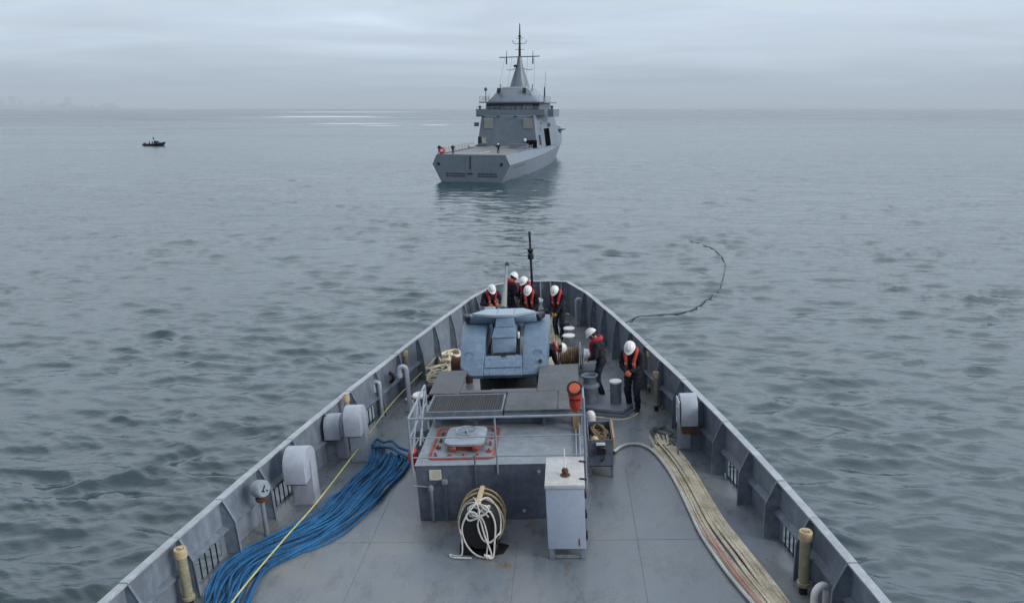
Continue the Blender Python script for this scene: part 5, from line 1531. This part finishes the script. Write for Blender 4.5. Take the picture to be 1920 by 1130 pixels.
# superstructure
def frustum(x0, x1, y0, y1, z0, X0, X1, Y0, Y1, z1):
    return MB().add([(x0, y0, z0), (x1, y0, z0), (x1, y1, z0), (x0, y1, z0), (X0, Y0, z1), (X1, Y0, z1), (X1, Y1, z1), (X0, Y1, z1)],
                    [(0, 3, 2, 1), (4, 5, 6, 7), (0, 1, 5, 4), (1, 2, 6, 5), (2, 3, 7, 6), (3, 0, 4, 7)])
sup = frustum(-6.3, 6.72, 26, 52, 4.5, -5.5, 5.75, 26.7, 50, 11.2).build('superstructure', MT['opv'], ship, bevel=.05)
fr2 = frustum(-5.6, 5.7, 52.02, 60, 6.0, -4.8, 4.9, 52.02, 57, 8.6).build('foredeck_house', MT['opv'], ship, bevel=.05)
MB().bb(3.9, 6.2, 60.5, 64, 7.4, 7.7).build('breakwater_roof', MT['opvdark'], ship, smooth=False)
MB().bb(4.6, 5.4, 61, 63, 6.6, 7.38).build('foredeck_locker', MT['opv'], ship, smooth=False)
for xx in (-3.9, 4.55):
    lv = MB().bb(xx - 1.05, xx + 1.05, 26.38, 26.5, 8.55, 10.6).build('louvre_frame', MT['opv'], sup, smooth=False)
    for k in range(9):
        MB().box((xx, 26.34, 8.68 + .225 * k), (1.9, .1, .15), (R(35), 0, 0)).build('louvre_slat', MT['vent'], sup, smooth=False)
MB().box((.35, 26.28, 7.3), (7.0, .06, 5.4), (R(-6), 0, 0)).build('hangar_door', MT['opv'], sup, smooth=False)
for k in range(9):
    MB().box((.35, 26.22 + .068 * (k - 1) * 1.0, 5.1 + .62 * k), (6.9, .05, .04), (R(-6), 0, 0)).build('door_rib', MT['opv'], sup, smooth=False)
MB().bb(-6.1, -5.5, 25.97, 26.1, 4.7, 6.9).build('side_door', MT['black'], sup, smooth=False)
em = MB()
for pts in ([(-5.1, 5.3), (-4.5, 4.9), (-4.1, 5.6), (-4.45, 6.3), (-4.2, 7.0), (-4.7, 6.5), (-5.1, 7.1), (-5.25, 6.2)],):
    em.prism(pts, 25.93, 25.96, 'y')
em.build('pale_marking', MT['vent'], sup, smooth=False)
# starboard opening with its boat bay, porthole
for s in (1, -1):
    X = 6.78 if s > 0 else -6.36
    rot = R(8.2) * -s
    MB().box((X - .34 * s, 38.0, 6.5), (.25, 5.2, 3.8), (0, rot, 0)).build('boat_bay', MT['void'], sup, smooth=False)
    MB().lathe([(.28, 0), (.28, .05)], (X - .8 * s, 32.5, 9.55), 12, (s, 0, .12)).build('porthole', MT['black'], sup)
    MB().box((X - .13 * s, 29.6, 6.2), (.2, 1.0, 2.1), (0, rot, 0)).build('side_door', MT['opvdark'], sup, smooth=False)
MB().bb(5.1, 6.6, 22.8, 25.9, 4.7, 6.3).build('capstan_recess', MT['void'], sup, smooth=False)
MB().ell((4.7, 23, 6.4), (.3, .3, .35), 10, 8).build('satellite_dome', MT['white'], sup)
MB().bb(2.0, 5.6, 20.5, 22.5, 4.7, 5.7).build('deck_trunk', MT['opv'], sup, smooth=False)
# bridge level
bdk = frustum(-7.3, 7.55, 29, 42, 11.22, -7.3, 7.55, 29, 42, 11.5).build('bridge_deck', MT['opv'], ship, smooth=False)
for x0, x1, y0, y1 in ((-7.3, 7.55, 29, 29.08), (-7.3, -7.22, 29.1, 42), (7.47, 7.55, 29.1, 42)):
    MB().bb(x0, x1, y0, y1, 11.52, 12.45).build('wing_bulwark', MT['opv'], bdk, smooth=False)
for s, xx in ((-1, -7.9), (1, 8.15)):
    MB().bb(xx - .6, xx + .55, 33, 40, 10.9, 12.5).build('bridge_wing', MT['opv'], bdk, bevel=.05)
    MB().lathe([(.2, 0), (.22, .3), (.35, .5), (.3, .7)], (xx, 34, 12.5), 12).build('pelorus', MT['dark'], bdk)
    MB().bb(xx - .35, xx + .35, 30.5, 32, 8.9, 9.7).build('side_sponson', MT['opv'], bdk, bevel=.04)
br = frustum(-5.9, 6.15, 31, 44, 11.52, -5.7, 5.95, 31.3, 43.5, 13.75).build('bridge', MT['opv'], ship, bevel=.03)
for k, xx in enumerate((-5.0, -3.7, -2.4, 2.8, 3.5, 4.15, 4.85, 5.45)):
    w_ = 1.0 if k < 3 else .5
    f = MB().box((xx, 31.08, 13.0), (w_, .1, .9), (R(-8), 0, 0)).build('window', MT['glass'] if k not in (3, 4, 5) else MT['vent'], br, smooth=False)
for k in range(6):
    for s in (-1, 1):
        MB().box((s * 5.88 + .125, 32.6 + 1.75 * k, 13.0), (.12, 1.35, .9), (0, s * R(-5), 0)).build('window', MT['glass'], br, smooth=False)
for xx in (-3.0, 0.2, 1.6):
    MB().bb(xx - .45, xx + .45, 30.6, 31.0, 11.55, 13.2).build('deck_cabinet', MT['opv'], br, smooth=False)
MB().bb(-3.3, -2.6, 30.2, 30.55, 11.55, 13.1).build('deck_cabinet', MT['dark'], br, smooth=False)
rf = MB().bb(-6.9, 7.2, 29.8, 45, 13.78, 14.0).build('bridge_roof', MT['opv'], ship, smooth=False)
def rails(x0, x1, y0, y1, z, hgt, parent, nz=3):
    L_ = math.hypot(x1 - x0, y1 - y0); n_ = max(2, int(L_ / 1.1))
    m = MB()
    for k in range(n_ + 1):
        xx, yy = x0 + (x1 - x0) * k / n_, y0 + (y1 - y0) * k / n_
        m.cyl((xx, yy, z), (xx, yy, z + hgt), .035, n=5)
    for k in range(nz):
        zz = z + hgt * (k + 1) / nz
        m.cyl((x0, y0, zz), (x1, y1, zz), .025, n=5)
    return m.build('railing', MT['rail'], parent)
for a in ((-6.8, -4.8, 29.9, 29.9), (-6.8, -6.8, 29.9, 38), (5.2, 7.1, 29.9, 29.9), (7.1, 7.1, 29.9, 38)):
    rails(*a, 14.0, 1.15, rf)
py_ = frustum(-5.2, 5.4, 30.6, 44, 14.01, -2.9, 3.0, 33, 41, 16.9).build('mast_house', MT['opv'], ship, bevel=.04)
for xx in (-3.1, 2.5):
    MB().box((xx, 32.1, 16.4), (.75, .5, .9), (R(-20), 0, R(20 if xx > 0 else -20))).build('sensor_box', MT['black'], py_, bevel=.06)
MB().bb(-2.6, 2.7, 33, 33.8, 16.92, 17.1).build('sensor_platform', MT['white'], py_, smooth=False)
MB().box((4.1, 31.7, 15.3), (.28, .1, 2.4), (0, R(-32), 0)).build('ladder', MT['rail'], py_, smooth=False)
ms = MB().lathe([(2.4, 0), (2.35, .1), (.82, 4.6), (.8, 4.7), (.62, 5.4), (.5, 6.4), (.42, 6.6)], (.1, 38, 16.9), 10).build('mast', MT['opv'], ship)
MB().tube([(.1, 38, 23.4), (.1, 38, 27.5), (.1, 38, 30.4)], [.30, .2, .09], 8).build('pole_mast', MT['black'], ms)
MB().lathe([(.2, 0), (.34, .1), (.34, .3), (.2, .4)], (.1, 38, 27.6), 10).build('lantern', MT['black'], ms)
MB().cyl((-4.5, 38, 23.45), (4.5, 38, 23.6), .1, .1, n=6).build('yard', MT['black'], ms)
for s in (-1, 1):
    MB().tube([(.1 + s * 2.95, 38, 22.0), (.1 + s * 2.95, 38, 23.0), (.1 + s * 2.95, 38, 23.6), (.1 + s * 2.95, 38, 24.8)], [.14, .15, .07, .05], 6).build('aerial', MT['dark'], ms)
    MB().tube([(.1, 38, 26.3), (.1 + s * .9, 38, 26.15), (.1 + s * 1.45, 38, 26.45), (.1 + s * 1.55, 38, 27.0)], .06, 5).build('spreader', MT['black'], ms)
    MB().tube([(.1 + s * .7, 38, 21.2), (.1 + s * 1.6, 38, 20.85), (.1 + s * 2.4, 38, 20.75), (.1 + s * 2.9, 38, 21.0)], .06, 5).build('spreader', MT['dark'], ms)
    MB().cyl((.1, 38, 25.0), (.1 + s * 1.0, 38, 25.05), .05, n=5).build('spreader', MT['black'], ms)
    MB().cyl((.1, 38, 27.3), (.1 + s * .8, 38, 27.4), .05, n=5).build('spreader', MT['black'], ms)
MB().box((-.7, 37.4, 21.6), (.7, .5, .5)).build('radar', MT['dark'], ms, bevel=.06)
MB().tube([(6.4, 34, 14), (6.75, 34, 20.3)], [.05, .025], 5).build('whip_aerial', MT['dark'], rf)
MB().tube([(6.9, 32, 14), (6.9, 32, 15.2), (6.9, 32, 17)], [.06, .16, .12], 6).build('whip_aerial', MT['dark'], rf)
MB().cyl((-5.7, 31, 14), (-5.7, 31, 16.3), .08, n=6).ell((-5.7, 31, 16.6), (.36, .36, .4), 10, 8).build('dome_post', MT['opvdark'], rf)
MB().cyl((-4.95, 31, 14), (-4.95, 31, 15.6), .06, n=6).build('dome_post', MT['rail'], rf)
MB().cyl((-3.3, 34.5, 16.6), (-3.3, 34.5, 17.7), .1, n=6).build('dome_post', MT['opvdark'], rf)
MB().cyl((3.6, 34.5, 16.2), (3.75, 34.5, 17.6), .1, n=6).build('dome_post', MT['opvdark'], rf)
for xx in (-3.2, -1.6, 1.9, 3.4):
    MB().cyl((xx, 38, 23.5), (xx * 1.25, 33.5, 14.1), .022, n=4).build('halyard', MT['dark'], ms)
for xx, yy, zz in ((-4.6, 29.3, 11.55), (.4, 29.4, 11.55), (3.4, 29.4, 11.55), (5.6, 29.3, 11.55)):
    MB().lathe([(.1, 0), (.28, .3), (.3, .9), (.12, 1.2)], (xx, yy, zz), 10).build('deck_light', MT['dark'], bdk)
for xx in (-5.0, -1.8, 1.9, 5.4):
    MB().bb(xx - .25, xx + .25, 26.15, 26.5, 10.9, 11.15).build('floodlight', MT['black'], sup, smooth=False)
rails(-7.2, 7.5, 28.95, 28.95, 12.45, .5, bdk, 2)
for k in range(4):
    MB().lathe([(.3, -.55), (.32, 0), (.3, .55)], (-6.3 + .02 * k, 20.6 + 1.35 * k, 5.1), 10, (0, 1, 0)).build('raft_canister', MT['vent'], ship)
MB().bb(-5.4, -3.6, 23.5, 25.6, 4.66, 5.6).build('deck_trunk', MT['opvdark'], sup, smooth=False)
MB().bb(-2.2, -.9, 24.6, 25.7, 4.66, 5.3).build('deck_trunk', MT['opvdark'], sup, smooth=False)
# flight-deck safety nets folded up along the port edge, low ones to starboard
for k in range(11):
    y = 2.2 + 2.1 * k
    nf = MB().tube([(-6.65, y, 4.7), (-6.75, y, 5.85)], .06, 5).tube([(-6.65, y + 1.7, 4.7), (-6.75, y + 1.7, 5.85)], .06, 5).tube([(-6.75, y, 5.85), (-6.75, y + 1.7, 5.85)], .05, 5)
    for q in range(1, 5):
        nf.tube([(-6.66, y + .34 * q, 4.8), (-6.75, y + .34 * q, 5.85)], .02, 4)
    nf.build('net_frame', MT['vent'], ship)
for k in range(9):
    y = 9 + 1.8 * k
    MB().tube([(6.6, y, 4.7), (6.45, y, 5.5), (6.45, y + 1.5, 5.5), (6.6, y + 1.5, 4.7)], .05, 5).build('net_frame', MT['opv'], ship)
for (x0, y0, x1, y1) in ((-5, 5, 5, 5.2), (-5, 14, 5, 14.2), (-.1, 5, .1, 20)):
    MB().bb(x0, x1, y0, y1, z_d[1] - .135, z_d[1] - .12).build('deck_line', MT['white'], ship, smooth=False)

person('dark figure next to an orange lifebuoy at the port corner of the patrol ship stern', -6.1, .9, 190, lod=1, frame=OM, z=4.64, h=1.8, group='people aboard the patrol ship', vest_on=False, helmet=False)
person('dark figure standing by the raised nets on the patrol ship flight deck', -3.9, 1.9, 200, lod=1, frame=OM, z=4.64, h=1.8, group='people aboard the patrol ship', vest_on=False, helmet=False)
person('figure in a white helmet standing mid-deck on the patrol ship', 3.5, 6.0, 175, lod=1, frame=OM, z=4.64, h=1.85, group='people aboard the patrol ship', vest_on=False)
lbm = MB().tube([(-5.55 + .42 * math.cos(2 * PI * k / 20), .7, 5.4 + .42 * math.sin(2 * PI * k / 20)) for k in range(20)], .15, 8, closed=True)
lb = thing('lifebuoy', 'orange-red lifebuoy on a stand at the port corner of the patrol ship stern', 'lifebuoy', (-5.55, .7, 4.65), frame=OM)
lbm.build('ring', MT['red'], lb)
MB().cyl((-5.55, .75, 4.66), (-5.55, .75, 5.3), .06, n=6).build('stand', MT['opvdark'], lb)

# ------------------------------------------------------------------ small black inflatable off to port
BM_ = Matrix.Translation((-125.0, 266.5, SEA)) @ Matrix.Rotation(R(-8), 4, 'Z')
rb = thing('inflatable_boat', 'small black rigid inflatable boat with crew, alone on the open water', 'boat', (0, 0, 0), frame=BM_)
hm2 = MB()
sec = [(-3.9, 1.0, .1, .5), (-2, 1.15, .0, .55), (0, 1.2, -.05, .62), (2, 1.1, .0, .8), (3.2, .75, .2, 1.05), (4.0, .12, .75, 1.3)]
for (x0, w0, b0_, t0), (x1, w1, b1_, t1) in zip(sec[:-1], sec[1:]):
    hm2.hull([(x0, -w0, t0), (x0, w0, t0), (x0, -w0 * .6, b0_ - .15), (x0, w0 * .6, b0_ - .15), (x1, -w1, t1), (x1, w1, t1), (x1, -w1 * .6, b1_ - .15), (x1, w1 * .6, b1_ - .15)])
hm2.build('hull', MT['rhib'], rb)
for s in (-1, 1):
    MB().tube([(x, s * w, t - .12) for x, w, b_, t in sec], [.26, .27, .27, .27, .24, .2], 8).build('tube', MT['rhib'], rb)
MB().hull([(.2, -.75, .6), (.2, .75, .6), (2.2, -.65, .8), (2.2, .65, .8), (.2, -.6, 1.75), (.2, .6, 1.75), (1.3, -.5, 1.6), (1.3, .5, 1.6)]).build('cabin', MT['rhib'], rb, bevel=.05)
MB().bb(-3.9, -3.4, -.4, .4, .4, 1.0).build('outboard_motor', MT['rhib'], rb, bevel=.05)
MB().cyl((-.1, 0, .6), (-.1, 0, 2.3), .06, n=6).lathe([(.1, 0), (.32, .15), (.32, .4), (.2, .5)], (-.1, 0, 2.25), 10).cyl((-.4, 0, 2.7), (-.4, 0, 3.3), .03, n=5).build('radar_mast', MT['rhib'], rb)
person('first dark figure from the stern of the inflatable boat', -1.9, 0, -90, lod=1, frame=BM_, z=-.02, squat=.12, h=1.75, group='crew of the inflatable boat', vest_on=False, helmet=False)
person('dark figure between the mast and another in the inflatable boat', -.85, .15, -90, lod=1, frame=BM_, z=-.02, squat=.12, h=1.75, group='crew of the inflatable boat', vest_on=False, helmet=False)

# ------------------------------------------------------------------ tow line leaving the bow and floating in the swell
tp = [tuple(M @ Vector((CX + .2, 25.25, .7))), (.6, 28.5, -3.2), (2.5, 36, -5.1)]
for (x, y) in ((7.2, 44.5), (9.3, 45.6), (11.2, 46.4), (12.9, 48.7), (14.8, 52.2), (16.7, 57.5), (18.2, 62.8), (18.7, 67.8), (18.2, 72.0), (17.2, 74.8), (16.0, 78), (14.5, 81)):
    tp.append((x, y, SEA))
pp = smooth_path(tp, 9)
tl = []
for p in pp:
    if p.y > 40:
        tl.append((p.x, p.y, sea_z(p.x, p.y) + .035 - clampf((p.y - 66) / 10) * .06 - clampf((p.y - 75) / 5) * .9))
    else:
        tl.append(tuple(p))
tl = [tl[0]] + [tuple((Vector(tl[k - 1]) + Vector(tl[k]) * 2 + Vector(tl[k + 1])) / 4) for k in range(1, len(tl) - 1)] + [tl[-1]]
tw = MB().tube(tl, .042, 7)
single(tw, 'tow_line', MT['wet_rope'], 'dark wet tow line curving through the water towards the patrol ship', 'rope', (0, 25, -3), frame=I4)
